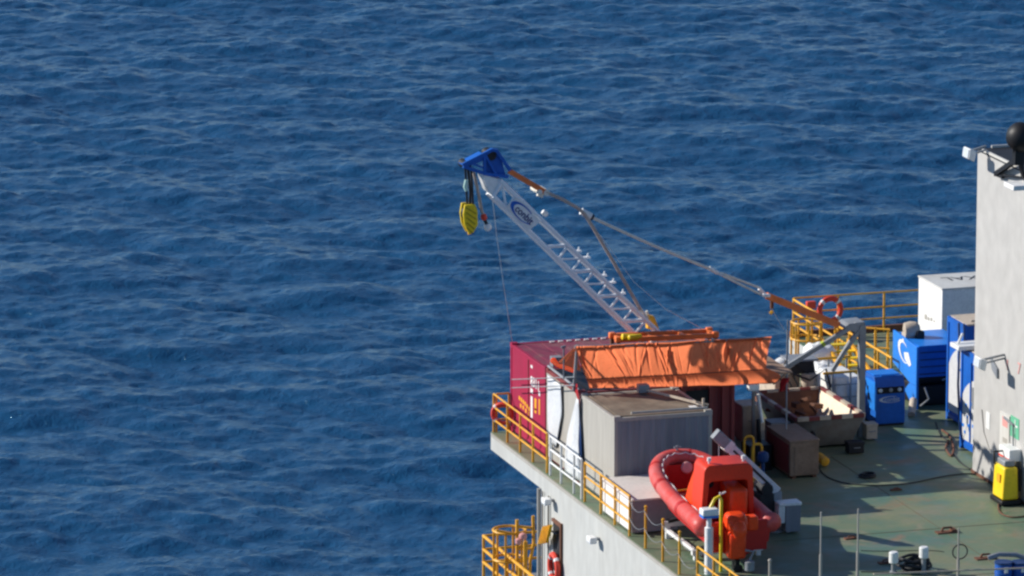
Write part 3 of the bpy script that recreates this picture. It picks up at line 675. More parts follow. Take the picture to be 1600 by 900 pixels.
ys = [ey(984)-.02]+[Px(x, 617+(x-771)*.80, E0).y for x in (1009,1036,1062,1090)]
for lv, lb in ((.92,'upper slack chain between the thin yellow posts below the rescue boat'),(.5,'lower slack chain between the thin yellow posts below the rescue boat')):
    pts = []
    for a, c in zip(ys[:-1], ys[1:]):
        for k in range(6): s = k/6; pts.append(Vector((E0-.04, a+(c-a)*s, lv-.16*math.sin(math.pi*s))))
    pts.append(Vector((E0-.04,ys[-1],lv))); line(pts, .006, M_STEEL, 'safety_chain', lb, 'chain')
yA = Px(1090,870,E0).y
railing('guard_rail', 'near yellow guard rail at the bottom edge, under the stern of the rescue boat', [(E0,yA-k*1.15,0) for k in range(5)], .98, M_YEL)
b = MB(); y = -14.6
p = Py(1127,775,-14.9); q = Vector((p.x,p.y,0)); b.tube([q,p+Vector((0,0,-.1)),p+Vector((-.04,0,0)),p+Vector((-.16,0,-.06)),p+Vector((-.28,0,-.28)),p+Vector((-.48,0,-.30))],.04,8)
tag(obj('gooseneck_pipe', b, M_YEL2, None), 'tall yellow gooseneck pipe rising in front of the rescue boat', 'pipe')
# far rails
railing('guard_rail', 'far yellow guard rail in front of open sea, left of the white box', [Vector((x,8.3,0)) for x in (11.15,12.45,13.8,15.2)], 1.12, M_YEL, rails=(1,.64,.35))
railing('guard_rail', 'yellow guard rail running down behind the machinery towards the blue winch', [Vector((11.12,y,0)) for y in (8.2,7.1,6.0,4.9,3.8,2.7,1.6,.6)], 1.1, M_YEL, rails=(1,.68,.36), rr=.03)
b = MB(); b.box(11.1,22,8.38,8.5,0,.16); tag(obj('deck_coaming', b, M_RUST, None), 'low dark coaming along the far edge of the deck below the yellow rail', 'coaming')
# yellow ladder cage
def cage():
    c = Py(1252,560,5.2); base = Pz(1258,575,0); base = Vector((base.x, base.y, 0)) 
    t = thing('ladder_cage', 'round topped yellow ladder cage standing behind the machinery', 'ladder cage', (10.55,5.2,0))
    cx, cy, r, z1 = 10.35, 5.0, .42, 1.2
    for zz in (z1, .75):
        b = MB(); b.tube([(cx+r*math.cos(a),cy+r*math.sin(a),zz) for a in [k*math.pi/8 for k in range(16)]],.032,6,closed=True); obj('hoop', b, M_YEL, t)
    for k in range(7):
        a = k*math.pi*2/7; b = MB(); b.bar((cx+r*math.cos(a),cy+r*math.sin(a),-.4),(cx+r*math.cos(a),cy+r*math.sin(a),z1),.05,.03); obj('upright', b, M_YEL, t)
    for k in range(5):
        b = MB(); x = cx+.75+.28*k; b.bar((x,4.6-.2*k,0),(x,4.6-.2*k,1.15),.06,.05); obj('post', b, M_YEL, t)
    b = MB(); b.tube([(cx+.7,4.7,1.12),(cx+1.9,3.75,1.12)],.03,6); b.tube([(cx+.7,4.7,.6),(cx+1.9,3.75,.6)],.03,6); obj('rail', b, M_YEL, t)
cage()
def ladder_stairs():
    t = thing('inclined_ladder', 'yellow inclined ladder with cream treads beside the grey mast', 'ladder', (10.6,1.0,0))
    a0, a1 = Vector((10.3,3.6,.95)), Vector((10.3,.2,-.02))
    for dx in (0,.7):
        b = MB(); b.bar(a0+Vector((dx,0,0)),a1+Vector((dx,0,0)),.06,.14); obj('stringer', b, M_YEL, t)
    for k in range(9):
        p = a0.lerp(a1,(k+.5)/9); b = MB(); b.box(p.x+.03,p.x+.67,p.y-.1,p.y+.1,p.z-.02,p.z+.015); obj('tread', b, M_YEL2, t)
ladder_stairs()
# life rings
def life_ring(c, axis, r, label, up=(0,0,1)):
    ax = Vector(axis).normalized(); u = Vector((0,0,1)); a = ax.cross(u).normalized(); bb = a.cross(ax)
    t = thing('life_ring', label, 'life ring', Vector(c)-Vector((0,0,r)), None); c = Vector(c)
    b = MB(); b.tube([c+(a*math.cos(k*math.pi/14)+bb*math.sin(k*math.pi/14))*r*.82 for k in range(28)], r*.2, 8, closed=True); o = obj('ring', b, M_LRED, t)
    for k in range(4):
        th = math.pi/4+k*math.pi/2; b = MB()
        b.tube([c+(a*math.cos(th+d)+bb*math.sin(th+d))*r*.82 for d in (-.12,0,.12)], r*.21, 8, caps=False); obj('white_band', b, M_BRT, t)
    return t
life_ring(Py(1297,484,8.15), (.1,-1,.0), .39, 'large red life ring hung on the far yellow guard rail')
b = MB(); p = Py(1267,476,8.1); b.box(p.x-.14,p.x+.12,p.y-.1,p.y+.05,p.z-.1,p.z+.1); tag(obj('ring_light', b, M_LRED, None, bevel=.02), 'small red box beside the large life ring on the far rail', 'box')
life_ring((.22,-.16,.52), (-.6,-1,0), .3, 'orange lifebuoy on the guard rail at the outer corner left of the crimson container')
life_ring((-.12,ey(877)+.02,-2.12), (-1,0,0), .38, 'orange lifebuoy hung on the white hull side below the deck')
# ================================================================ LOWER LANDING
def landing():
    z0 = -4.0
    t = thing('access_landing', 'yellow railed access landing below deck level at the corner of the white hull', 'landing', (0,-1.7,z0))
    b = MB(); b.box(-.05,2.5,-4.15,.75,z0-.06,z0); obj('platform', b, M_STEEL, t)
    zt = z0+1.1
    P = [(-.02,y) for y in (.7,-.35,-1.4,-2.45,-3.5,-4.1)]
    for x,y in P:
        b = MB(); b.bar((x,y,z0),(x,y,zt),.06,.05); obj('post', b, M_YEL, t)
    for f in (0,.36,.70):
        b = MB(); b.tube([(-.02,.72,zt-f),(-.02,-4.3,zt-f)],.042,7); obj('rail', b, M_YEL, t)
    for f in (0,.36,.7):
        b = MB(); b.tube([(-.02,.72,zt-f),(1.9,.72,zt-f)],.035,7); obj('rail', b, M_YEL, t)
    # cage beyond
    cx, cy, r = .75,-1.2,.42; zc = -2.25
    cc = Py(796,828,-1.4); cx, cy, zc = cc.x, cc.y, cc.z
    for dz in (0,-.75):
        b = MB(); b.tube([(cx+r*1.0*math.cos(a),cy+r*math.sin(a),zc+dz) for a in [k*math.pi/8 for k in range(16)]],.035,6,closed=True); obj('hoop', b, M_YEL, t)
    for k in range(6):
        a = k*math.pi/3; b = MB(); b.bar((cx+r*math.cos(a),cy+r*math.sin(a),z0),(cx+r*math.cos(a),cy+r*math.sin(a),zc),.05,.03); obj('upright', b, M_YEL, t)
    p = Py(808,812,-1.8); b = MB(); b.bar((p.x,p.y,z0),p,.07,.07); obj('ladder_stile', b, M_YEL, t)
    p2 = Py(833,806,-1.8); b = MB(); b.tube([p2,p2+Vector((0.02,0,-.7)),p2+Vector((-.08,0,-1.2)),Vector((p2.x-.1,p2.y,z0))],.045,8); obj('ladder_stile', b, M_YEL, t)
    b = MB(); b.bar(Py(808,822,-1.8),Py(833,825,-1.8),.06); b.bar(Py(808,858,-1.8),Py(833,857,-1.8),.05); b.bar(Py(775,829,-1.8),Py(808,835,-1.8),.06); obj('rung', b, M_YEL, t)
    b = MB(); b.bar(Py(821,846,-2.2),Py(821,898,-2.2),.1,.06); obj('post', b, M_YEL, t)
    b = MB(); p = Py(817,838,-2.3); b.lathe([(.02,-.1),(.09,-.06),(.11,0),(.09,.06),(.02,.1)],p,(0,0,1),12); b.lathe([(.02,-.09),(.08,-.05),(.08,.05),(.02,.09)],p+Vector((-.12,0,-.12)),(0,0,1),12)
    tag(obj('rescue_light', b, M_PINK, None), 'small pink and white lamp hung on the yellow landing rails', 'lamp')
landing()
# ribbed yellow panel at the hull corner
def rib_panel():
    a = [Px(x,y,-.22) for x,y in ((849,823),(862,820),(855,848),(841,850))]
    t = thing('ribbed_panel', 'small yellow ribbed panel tilted out from the corner of the white hull', 'panel', (a[0]+a[2])/2-Vector((0,0,.3)))
    b = MB(); b.prism(a, (.03,0,0)); obj('panel', b, M_YEL2, t)
    for k in range(5):
        s = (k+.5)/5; b = MB(); b.bar(a[0].lerp(a[1],s)+Vector((-.02,0,0)), a[3].lerp(a[2],s)+Vector((-.02,0,0)), .03,.035); obj('rib', b, M_YEL, t)
    b = MB(); b.bar((a[0]+a[1])/2+Vector((.03,0,-.1)),Vector((0.0,a[0].y-.4,a[0].z-.1)),.04); obj('bracket', b, M_STEEL, t)
rib_panel()
# ================================================================ LOCKER AT THE RAIL
def locker():
    X0, Y0, Y1, h = .16, -11.0, -8.75, .84
    t = thing('deck_locker', 'pale flat topped locker between the grey store container and the rescue boat', 'locker', (.7,-10,0))
    b = MB(); b.box(X0,X0+1.15,Y0,Y1,.03,h-.03); obj('body', b, mat('locker_shaded_paint',(.30,.27,.30),.5,col2=(.25,.21,.2),amt=.4,scale=1.5), t, bevel=.015)  # body darkened, the shade of the front is in the colour
    b = MB(); b.box(X0-.02,X0+1.17,Y0-.02,Y1+.02,h-.03,h+.02); obj('lid', b, mat('locker_lid',(.74,.68,.62),.5,amt=.3), t, bevel=.01)
    b = MB(); b.box(X0-.01,X0-.001,Y0+.03,Y1-.03,.06,h-.06); obj('side_panel', b, M_BRT, t)  # white panel added so the sunlit side stays bright
    b = MB(); b.box(X0-.022,X0-.0105,(Y0+Y1)/2-.015,(Y0+Y1)/2+.015,.05,h-.05); obj('door_gap', b, M_GREY, t)
    b = MB(); b.tube([(X0-.02,Y0+.06,h+.02),(X0-.03,Y0+.04,h*.4),(X0-.03,Y0+.06,0.03)],.022,6); obj('hose', b, M_STEEL, t)
locker()
# ================================================================ RESCUE BOAT
def rescue_boat():
    t = thing('rescue_boat', 'orange and red rigid rescue boat with an arched cabin frame, bow raised on its cradle', 'rescue boat', (0,0,0))
    # local coords: x starboard, y forward, z up; tube centreline height zt
    W, Ls, Lf = .84, -2.35, .95
    def ztube(y): return .86 + .42*max(0, (y+.4)/2.9)**1.8
    cl = []
    for k in range(9): y = Ls+(Lf-Ls)*k/8; cl.append((-W, y))
    for k in range(1, 24):
        a = math.pi - math.pi*k/24; x = W*math.copysign(abs(math.cos(a))**.85, math.cos(a)); y = Lf+1.42*math.sin(a)**.9; cl.append((x, y))
    for k in range(9): y = Lf-(Lf-Ls)*k/8; cl.append((W, y))
    pts = [Vector((x,y,ztube(y))) for x,y in cl]; n = len(pts)
    rs = [.195]*n; rs[0] = rs[-1] = .09; rs[1] = rs[-2] = .195
    pts.insert(1, pts[0].lerp(pts[1], .3)); rs.insert(1, .24); pts.insert(-1, pts[-1].lerp(pts[-2], .3)); rs.insert(-1, .24)
    b = MB(); b.tube(pts, rs, 18); tb = obj('buoyancy_tube', b, M_TUBE, t, smooth=60)
    for i in (5, 9, 14, 23, 28, 32):
        b = MB(); p = [pts[i-1].lerp(pts[i],.8), pts[i], pts[i].lerp(pts[i+1],.2)]; b.tube(p, .2, 18, caps=False); obj('seam_band', b, M_BOATR, tb)
    b = MB(); gl = []
    for i in range(3, n-2):
        p = pts[i]; d = (pts[i+1]-pts[i-1]).normalized(); inn = Vector((-p.x, -max(0,p.y-1), 0)).normalized(); gl.append(p+inn*.15+Vector((0,0,.15-.04*(i % 2))))
    b.tube(gl, .014, 5); obj('grab_line', b, M_BRT, tb)
    # hull
    st = []
    ysn = [-2.3,-1.6,-.8,0,.7,1.3,1.8,2.15,2.3]
    for y in ysn:
        wv = W-.05 if y <= Lf else (W-.05)*max(.03, 1-((y-Lf)/1.38)**2)**.55
        zk = .02+.62*max(0,(y-.4)/1.9)**2.2; zc = zk+.30+.04*max(0,y); zt = ztube(y)-.05
        st.append([(-wv,y,zt),(-wv*.95,y,min(zc+.12,zt-.02)),(0,y,zk),(wv*.95,y,min(zc+.12,zt-.02)),(wv,y,zt)])
    b = MB(); vs_ = [p for r in st for p in r]; fs = []
    for i in range(len(st)-1):
        for k in range(4): fs.append((i*5+k, i*5+k+1, (i+1)*5+k+1, (i+1)*5+k))
    fs.append((4,3,2,1,0)); b.add(vs_, fs); obj('hull', b, M_BOATR, t)
    # inner floor and inner sides
    b = MB(); fl = []
    for y in [-2.25,-1.5,-.7,.1,.8,1.3,1.7,2.0]:
        wv = W-.15 if y <= Lf else (W-.15)*max(.05, 1-((y-Lf)/1.3)**2)**.55
        z = .30+.30*max(0,(y-.3)/1.9)**1.7; fl.append([(-wv,y,ztube(y)),(-wv+.12,y,z),(wv-.12,y,z),(wv,y,ztube(y))])
    vs_ = [p for r in fl for p in r]; fs = []
    for i in range(len(fl)-1):
        for k in range(3): fs.append((i*4+k, (i+1)*4+k, (i+1)*4+k+1, i*4+k+1))
    fs.append((28,29,30,31)); b.add(vs_, fs); obj('floor', b, M_BOATR, t)
    b = MB(); b.box(-.7,.7,-2.34,-2.24,.25,.98); obj('transom', b, M_BOATR, t, bevel=.02)
    # thwart, bow box
    b = MB(); b.box(-.66,.62,.62,.84,.72,.80); obj('thwart', b, M_BOATO, t, bevel=.02)
    b = MB(); b.tube([(-.66,.30,1.02),(.5,.42,1.06)],.022,6); obj('grab_bar', b, M_YEL, t)
    b = MB(); b.lathe([(.13,-.03),(.15,0),(.12,.03)], (.1,1.98,1.08), (0,-1,.3), 16); obj('hatch', b, M_PINK, t)
    b = MB(); b.tube([(-.05,2.32,1.42),(-.05,2.32,1.54)],.03,8); b.tube([(-.12,2.32,1.50),(.05,2.32,1.50)],.025,8); obj('bollard', b, M_STEEL, t)
    # cabin arch
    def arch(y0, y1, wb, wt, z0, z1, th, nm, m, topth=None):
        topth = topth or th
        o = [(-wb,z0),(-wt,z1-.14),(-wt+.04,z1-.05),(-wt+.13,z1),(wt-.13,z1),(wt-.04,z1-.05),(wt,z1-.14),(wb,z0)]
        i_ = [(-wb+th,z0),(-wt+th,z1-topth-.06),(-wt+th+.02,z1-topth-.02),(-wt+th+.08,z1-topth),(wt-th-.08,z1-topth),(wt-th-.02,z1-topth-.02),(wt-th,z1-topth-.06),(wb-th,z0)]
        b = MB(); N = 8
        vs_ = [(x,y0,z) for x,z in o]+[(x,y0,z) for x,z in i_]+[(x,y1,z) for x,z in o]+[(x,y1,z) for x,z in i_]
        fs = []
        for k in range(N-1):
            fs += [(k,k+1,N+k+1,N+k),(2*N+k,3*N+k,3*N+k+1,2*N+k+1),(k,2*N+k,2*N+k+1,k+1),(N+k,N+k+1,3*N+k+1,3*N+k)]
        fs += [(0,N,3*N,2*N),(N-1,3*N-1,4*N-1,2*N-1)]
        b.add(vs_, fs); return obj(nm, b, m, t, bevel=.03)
    arch(-1.5,-.72,.68,.60,.5,2.12,.13,'cabin_arch', mat('arch_shaded_orange',(.72,.05,.018),.4,col2=(.6,.04,.02),amt=.5,scale=3), .40)  # darker copy of the boat orange, shade of the aft side painted in
    b = MB(); b.box(-.56,.56,-.80,-.76,.5,1.66); obj('bulkhead', b, M_BOATR, t)
    b = MB(); b.prism([(-.70,-.80,.5),(-.66,.05,.5),(-.62,-.35,1.35),(-.58,-.76,1.95)],(.12,0,0)); obj('side_panel', b, M_BOATO, t, bevel=.03)
    b = MB(); b.prism([(.70,-.80,.5),(.66,.05,.5),(.62,-.35,1.35),(.58,-.76,1.95)],(-.12,0,0)); obj('side_panel', b, M_BOATO, t, bevel=.03)
    b = MB(); b.box(-.3,.32,-.60,-.1,.45,1.02); obj('console', b, M_BOATO, t, bevel=.05)
    b = MB(); b.box(-.02,.42,-1.75,-.85,.45,1.58); obj('seat_pod', b, M_BOATO, t, bevel=.08)
    b = MB(); b.lathe([(.11,-.02),(.12,0),(.11,.02)],(-.28,-.9,1.52),(0,-1,.4),16); obj('wheel', b, M_BLACK, t)
    for x in (-.42,.42):
        b = MB(); b.tube([(x,-1.3,2.10),(x,-1.3,2.22)],.028,8); b.lathe([(.05,0),(.05,.08)],(x,-1.3,2.18),(0,0,1),10); obj('arch_fitting', b, M_BRT, t)
    # outboard engine
    b = MB(); b.prism([(-.36,-2.75,.82),(-.36,-2.2,.82),(-.36,-2.15,1.08),(-.36,-2.3,1.24),(-.36,-2.65,1.22),(-.36,-2.8,1.05)],(.46,0,0)); eng = obj('engine_cowl', b, M_BOATO, t, bevel=.09)
    b = MB(); b.lathe([(.02,-.19),(.12,-.17),(.17,-.05),(.17,.1),(.1,.2),(.02,.22)],(-.14,-2.82,.90),(0,.2,1),16); obj('cowl_bulge', b, M_BOATO, eng)
    b = MB(); b.prism([(-.34,-2.72,.16),(-.34,-2.36,.16),(-.34,-2.26,.81),(-.34,-2.72,.81)],(.42,0,0)); obj('engine_leg_cover', b, M_BOATO, t, bevel=.07)
    b = MB(); b.box(-.18,-.08,-2.7,-2.4,-.15,.15); b.lathe([(.02,0),(.12,.01),(.02,.05)],(-.13,-2.75,-.05),(0,1,0),8); obj('propeller_leg', b, M_BLACK, t)
    b = MB(); b.box(.14,.42,-2.55,-2.25,.78,1.12); obj('jerry_can', b, M_BOATO, t, bevel=.05)
    b = MB(); b.bar((-.3,-1.8,1.0),(-.3,-1.8,1.55),.03); b.bar((-.3,-1.8,1.5),(-.16,-1.8,1.55),.03); obj('antenna', b, M_BRT, t)
    return t
boat = rescue_boat()
BOATLOC, BOATRZ, BOATRX = Vector((1.60,-12.35,.24)), R_(-1), R_(2.2)
boat.location = BOATLOC; boat.rotation_euler = (BOATRX, 0, BOATRZ)
# cradle
t = thing('boat_cradle', 'white and grey steel cradle carrying the rescue boat', 'cradle', (1.6,-12.6,0))
for y, z in ((-13.7,.24),(-11.6,.42)):
    b = MB(); b.bar((.75,y,z-.06),(2.5,y,z-.06),.12,.12); obj('cross_beam', b, M_BRT, t)
    for x in (.85,2.4):
        b = MB(); b.bar((x,y,0),(x,y,z-.12),.1,.1); obj('leg', b, M_BRT, t)
        b = MB(); b.bar((x,y,z),(x+(.28 if x<2 else -.28),y,z+.05),.14,.07); obj('pad', b, M_DARK, t)
for x in (.85,2.4):
    b = MB(); b.bar((x,-13.7,.2),(x,-11.6,.2),.08,.08); obj('side_beam', b, M_BRT, t)
# white post with lamp in front of boat
p = Py(1108,798,-15.0)
t = thing('post_lamp', 'white post with a white and blue capped lamp in front of the boat stern', 'lamp post', (p.x,p.y,0))
b = MB(); b.lathe([(.1,0),(.1,p.z-.42),(.1,p.z-.40),(.06,p.z-.38),(.06,p.z-.1)],(p.x,p.y,0),(0,0,1),16); obj('post', b, M_BRT, t)
b = MB(); b.box(p.x-.2,p.x+.2,p.y-.15,p.y+.15,p.z-.1,p.z+.06); obj('lamp_head', b, M_BRT, t, bevel=.03)
b = MB(); b.box(p.x-.19,p.x+.19,p.y-.14,p.y+.14,p.z-.15,p.z-.102); obj('lens', b, M_BLUE2, t)
# davit
def davit():
    Y = -11.6; k0, tip = Py(1213,768,Y), Py(1117,677,Y)
    ft = Pz(1208,845,0)
    t = thing('davit', 'grey davit crane with its arm slanting up over the rescue boat', 'davit', (k0.x,Y,0))
    b = MB(); b.lathe([(.26,0),(.26,.04),(.16,.06),(.15,.45)],(k0.x-.03,Y,0),(0,0,1),18); obj('pedestal', b, M_STEEL, t)
    b = MB(); b.prism([Py(1203,772,Y-.12),Py(1222,768,Y-.12),Py(1222,785,Y-.12),Py(1212,806,Y-.12),Py(1196,812,Y-.12),Py(1203,790,Y-.12)],(0,.24,0)); obj('knuckle', b, M_STEEL, t, bevel=.02)
    d = (tip-k0).normalized(); L_ = (tip-k0).length
    b = MB(); b.bar(k0, k0+d*L_*.78, .2,.24); arm = obj('arm', b, mat('arm_grey',(.72,.72,.74),.5,amt=.4,scale=3), t, bevel=.012)
    b = MB(); b.bar(k0+d*.2+Vector((0,-.104,0)), k0+d*L_*.5+Vector((0,-.104,0)), .006,.06); b.bar(k0+d*L_*.55+Vector((0,-.104,0)), k0+d*L_*.72+Vector((0,-.104,0)), .006,.05); obj('slot', b, M_DARK, arm)
    b = MB(); b.bar(k0+d*L_*.76, k0+d*L_*.82, .26,.29); obj('collar', b, M_BRT, t)
    b = MB(); b.bar(k0+d*L_*.8, tip, .22,.27); obj('arm_head', b, M_STEEL, t, bevel=.02)
    b = MB(); b.tube([tip+Vector((.1,0,-.1)), Vector((tip.x+.1,Y,tip.z-.9))],.012,5); obj('fall_rope', b, M_LINE, t)
    c = Py(1226,790,Y-.3)
    b = MB(); b.box(c.x-.02,c.x+.36,Y-.45,Y-.12,c.z-.62,c.z+.02); bx = obj('control_box', b, M_GREY, t, bevel=.01)
    b = MB(); b.box(c.x-.2,c.x+.38,Y-.47,Y-.10,c.z+.021,c.z+.10); b.box(c.x-.2,c.x-.03,Y-.44,Y-.13,c.z-.4,c.z+.02); obj('lid', b, M_BRT, bx, bevel=.02)
    b = MB(); b.bar((c.x+.1,Y-.28,0),(c.x+.1,Y-.28,c.z-.61),.09); obj('box_leg', b, M_STEEL, t)
    b = MB(); b.box(k0.x-.5,k0.x-.12,Y-.2,Y+.25,.25,.95); b.lathe([(.16,-.2),(.16,.2)],(k0.x-.3,Y,1.05),(0,1,0),16); obj('winch', b, M_DARK, t, bevel=.02)
davit()
# yellow hoops
for x, y, lb in ((1169,700,'left yellow hoop handrail standing beside the dark red container'),(1182,712,'right yellow hoop handrail standing beside the dark red container')):
    Y = -7.4 if x < 1175 else -7.8; a = Py(x-6, y-14, Y); w_ = .24; z = a.z+.06
    b = MB(); b.tube([(a.x,Y,0),(a.x,Y,z-.1),(a.x+.02,Y,z-.03),(a.x+.07,Y,z),(a.x+w_-.07,Y,z),(a.x+w_-.02,Y,z-.03),(a.x+w_,Y,z-.1),(a.x+w_,Y,0)],.032,8); b.tube([(a.x,Y,z*.5),(a.x+w_,Y,z*.5)],.022,6)
    tag(obj('hoop_handrail', b, M_YEL, None), lb, 'handrail')
p = Py(1181,715,-7.9)
b = MB(); b.lathe([(.05,-.14),(.13,-.1),(.15,0),(.13,.1),(.05,.14)], Py(1192,714,-7.9), (0,0,1), 14); b.tube([Py(1192,722,-7.9), Vector((Py(1192,722,-7.9).x,-7.9,0))],.05,8); tag(obj('cowl_vent', b, M_NAVY, None), 'round navy vent head on a pipe right of the yellow hoops', 'vent')
b = MB(); q = Pz(1205,768,0); b.box(q.x-.5,q.x+.1,q.y-.1,q.y+.5,0,.12); b.box(q.x-.4,q.x-.15,q.y,q.y+.3,.12,.22); tag(obj('deck_fitting', b, M_BEIGE, None, bevel=.02), 'low beige deck fitting at the foot of the davit arm', 'deck fitting')
# ================================================================ BROWN CRATE, YELLOW CYLINDER
def crate():
    x0, x1, y0, y1, h = 5.62, 6.38, -6.9, -5.15, .95
    t = thing('steel_crate', 'brown box crate with a red side standing in the shade right of the containers', 'crate', ((x0+x1)/2,(y0+y1)/2,0))
    b = MB(); b.box(x0,x1,y0,y1,.06,h-.03); obj('body', b, M_BROWN, t, bevel=.02)
    b = MB(); b.box(x0-.015,x0,y0+.08,y1-.08,.12,h-.1); obj('side_panel', b, M_DKRED, t)
    b = MB(); b.box(x0-.02,x1+.02,y0-.02,y1+.02,h-.03,h+.02); obj('lid', b, M_BROWN, t, bevel=.015)
    b = MB(); b.box(x0+.12,x1-.12,y0-.015,y0-.001,.15,h-.15); obj('front_panel', b, M_BEIGE if False else M_BROWN, t)
    for x in (x0+.06, x1-.16):
        b = MB(); b.box(x,x+.1,y0,y1,0,.06); obj('skid', b, M_RUST, t)
crate()
b = MB(); a_, c_ = Pz(1290,722,.14), Pz(1270,706,.22); b.lathe([(.09,0),(.12,.02),(.12,.4),(.08,.5),(.04,.52)], a_, (c_-a_), 18); cyl = obj('gas_cylinder', b, M_YEL, None)
tag(cyl, 'yellow cylinder lying on the deck beside the brown crate', 'cylinder')
# ================================================================ SKIP WITH SUN PAINTED ON ONE WALL
def skip():
    tx0, tx1, ty0, ty1, h = 6.72, 8.50, -4.35, -1.2, .86
    bx0, bx1, by0, by1 = 7.0, 8.25, -4.05, -1.6
    t = thing('waste_skip', 'grey steel skip with sloping ends and a red and white rim', 'skip', (7.6,-2.8,0))
    T = [(tx0,ty0,h),(tx1,ty0,h),(tx1,ty1,h),(tx0,ty1,h)]; B = [(bx0,by0,.1),(bx1,by0,.1),(bx1,by1,.1),(bx0,by1,.1)]
    b = MB(); b.add(T+B, [(4,5,1,0),(5,6,2,1),(6,7,3,2),(7,4,0,3),(7,6,5,4)]); obj('shell', b, mat('skip_paint',(.17,.155,.13),.6,col2=(.11,.07,.05),amt=.7,scale=2), t, solid=-.04)
    Ti = [(tx0+.07,ty0+.07,h-.01),(tx1-.07,ty0+.07,h-.01),(tx1-.07,ty1-.07,h-.01),(tx0+.07,ty1-.07,h-.01)]; Bi = [(bx0+.07,by0+.07,.16),(bx1-.05,by0+.07,.16),(bx1-.05,by1-.07,.16),(bx0+.07,by1-.07,.16)]
    b = MB(); b.add(Ti+Bi, [(0,1,5,4),(2,3,7,6),(3,0,4,7),(4,5,6,7)]); obj('shaded_inner_faces', b, M_RUST, t)  # dark rust carries the shade inside the skip
    b = MB(); b.add(Ti+Bi, [(1,2,6,5)]); obj('sunlit_inner_wall', b, mat('sunlit_cream',(.85,.72,.55),.6,col2=(.7,.5,.35),amt=.5,scale=3,bump=.5,bscale=9), t)  # cream colour carries the sunlight on this inner wall
    for (p, q) in ((T[0],T[1]),(T[1],T[2]),(T[2],T[3]),(T[3],T[0])):
        p, q = Vector(p), Vector(q); n = 6
        for k in range(n):
            b = MB(); b.bar(p.lerp(q,k/n),p.lerp(q,(k+1)/n),.1,.1); obj('rim_segment', b, M_DKRED if k % 2 else M_BEIGE, t)
    for x in (bx0, bx1-.1):
        b = MB(); b.box(x,x+.1,by0,by1,0,.1); obj('skid', b, M_DARK, t)
    b = MB()
    for k in range(5): b.bar((7.0+.25*k,ty0+.02+.1,h-.12),(7.05+.25*k,by0-.02,.18),.05,.05)
    obj('stiffener', b, M_STEEL, t)
    b = MB(); random.seed(3)
    for k in range(26):
        x = random.uniform(6.95,7.9); y = random.uniform(-4,-1.7); z = random.uniform(.3,.75); s = random.uniform(.06,.2)
        b.bar((x,y,z),(x+random.uniform(-.3,.3),y+random.uniform(-.4,.4),z+random.uniform(-.1,.15)),s,s*.7)
    o = tag(obj('scrap_pile', b, M_RUST, None, bevel=.01), 'heap of rusty brown scrap lying inside the grey skip', 'scrap', kind='stuff')
skip()
# engine / winch skid behind
def machine():
    t = thing('hydraulic_winch', 'beige hydraulic winch with a dark hood and round drums behind the skip', 'winch', (8.0,-.4,0))
    x0 = Pz(1232,660,0).x; X0, X1, Y0, Y1 = 7.35, 8.75, -.9, .8
    b = MB(); b.box(X0,X1,Y0,Y1,.1,.3); obj('skid', b, M_RUST, t, bevel=.02)
    b = MB(); b.box(X0+.1,X0+.8,Y0+.3,Y1-.1,.3,1.15); obj('body', b, M_BEIGE, t, bevel=.04)
    b = MB(); b.prism([(X0+.45,Y0+.1,1.18),(X0+1.15,Y0+.1,1.18),(X0+1.1,Y0+.1,1.5),(X0+.5,Y0+.1,1.5)],(0,.6,0)); hd = obj('hood', b, M_DARK, t, bevel=.03)
    b = MB(); b.box(X0+.4,X0+1.2,Y0+.05,Y0+.75,1.505,1.56); obj('hood_top', b, M_GREY, t, bevel=.01)
    b = MB(); b.box(X0-.1,X1-.1,Y0-.1,Y0+.35,.62,.68); obj('shelf', b, M_BEIGE, t, bevel=.01)
    for x in (X0+.95,):
        b = MB(); b.lathe([(.2,0),(.2,.5)],(x,Y0+.1,.69),(0,0,1),18); obj('filter_drum', b, M_BEIGE, t)
        b = MB(); b.lathe([(.06,0),(.06,.45)],(x+.25,Y0+.05,.7),(0,0,1),12); obj('pipe', b, M_BRT, t)
    for x in (X0+.25, X0+.6, X0+.95):
        b = MB(); b.lathe([(.12,0),(.12,.06),(.05,.07)],(x,Y0-.12,.42),(0,-1,0),16); obj('gauge', b, M_BEIGE, t)
    b = MB(); b.box(X0,X1,Y0-.1,Y0+.0,.3,.36); obj('lip', b, M_DKRED, t)
    for k in range(6):
        b = MB(); a = random.uniform(0,6); b.tube([(X0+.1+.2*k,Y0-.05,.35+.04*k),(X0+.15+.22*k,Y0-.2,.6),(X0+.3+.18*k,Y0+.1,.9),(X0+.2+.2*k,Y0+.3,1.1)],.025,6); obj('hose', b, M_DARK, t)
machine()
# mesh cage with white tank
t = thing('tank_cage', 'yellow topped wire cage with a white tank inside, left of the blue cabinet', 'tank cage', (9.2,-.7,0))
cx0, cx1, cy0, cy1, ch = 8.75, 9.75, -1.35, .3, 1.28
b = MB(); b.box(cx0+.12,cx1-.12,cy0+.12,cy1-.12,.1,ch-.18); obj('tank', b, M_BRT, t, bevel=.08)
for x in (cx0,(cx0+cx1)/2,cx1):
    for y in (cy0,cy1):
        b = MB(); b.bar((x,y,0),(x,y,ch),.045); obj('upright', b, M_STEEL, t)
for z in (.3,.62,.95):
    b = MB(); b.tube([(cx0,cy0,z),(cx1,cy0,z),(cx1,cy1,z),(cx0,cy1,z)],.016,5,closed=True); obj('wire', b, M_STEEL, t)
b = MB(); b.tube([(cx0-.25,cy0,ch),(cx1+.15,cy0,ch)],.035,6); b.tube([(cx0-.2,cy1,ch),(cx1+.1,cy1,ch)],.035,6); obj('top_rail', b, M_YEL, t)
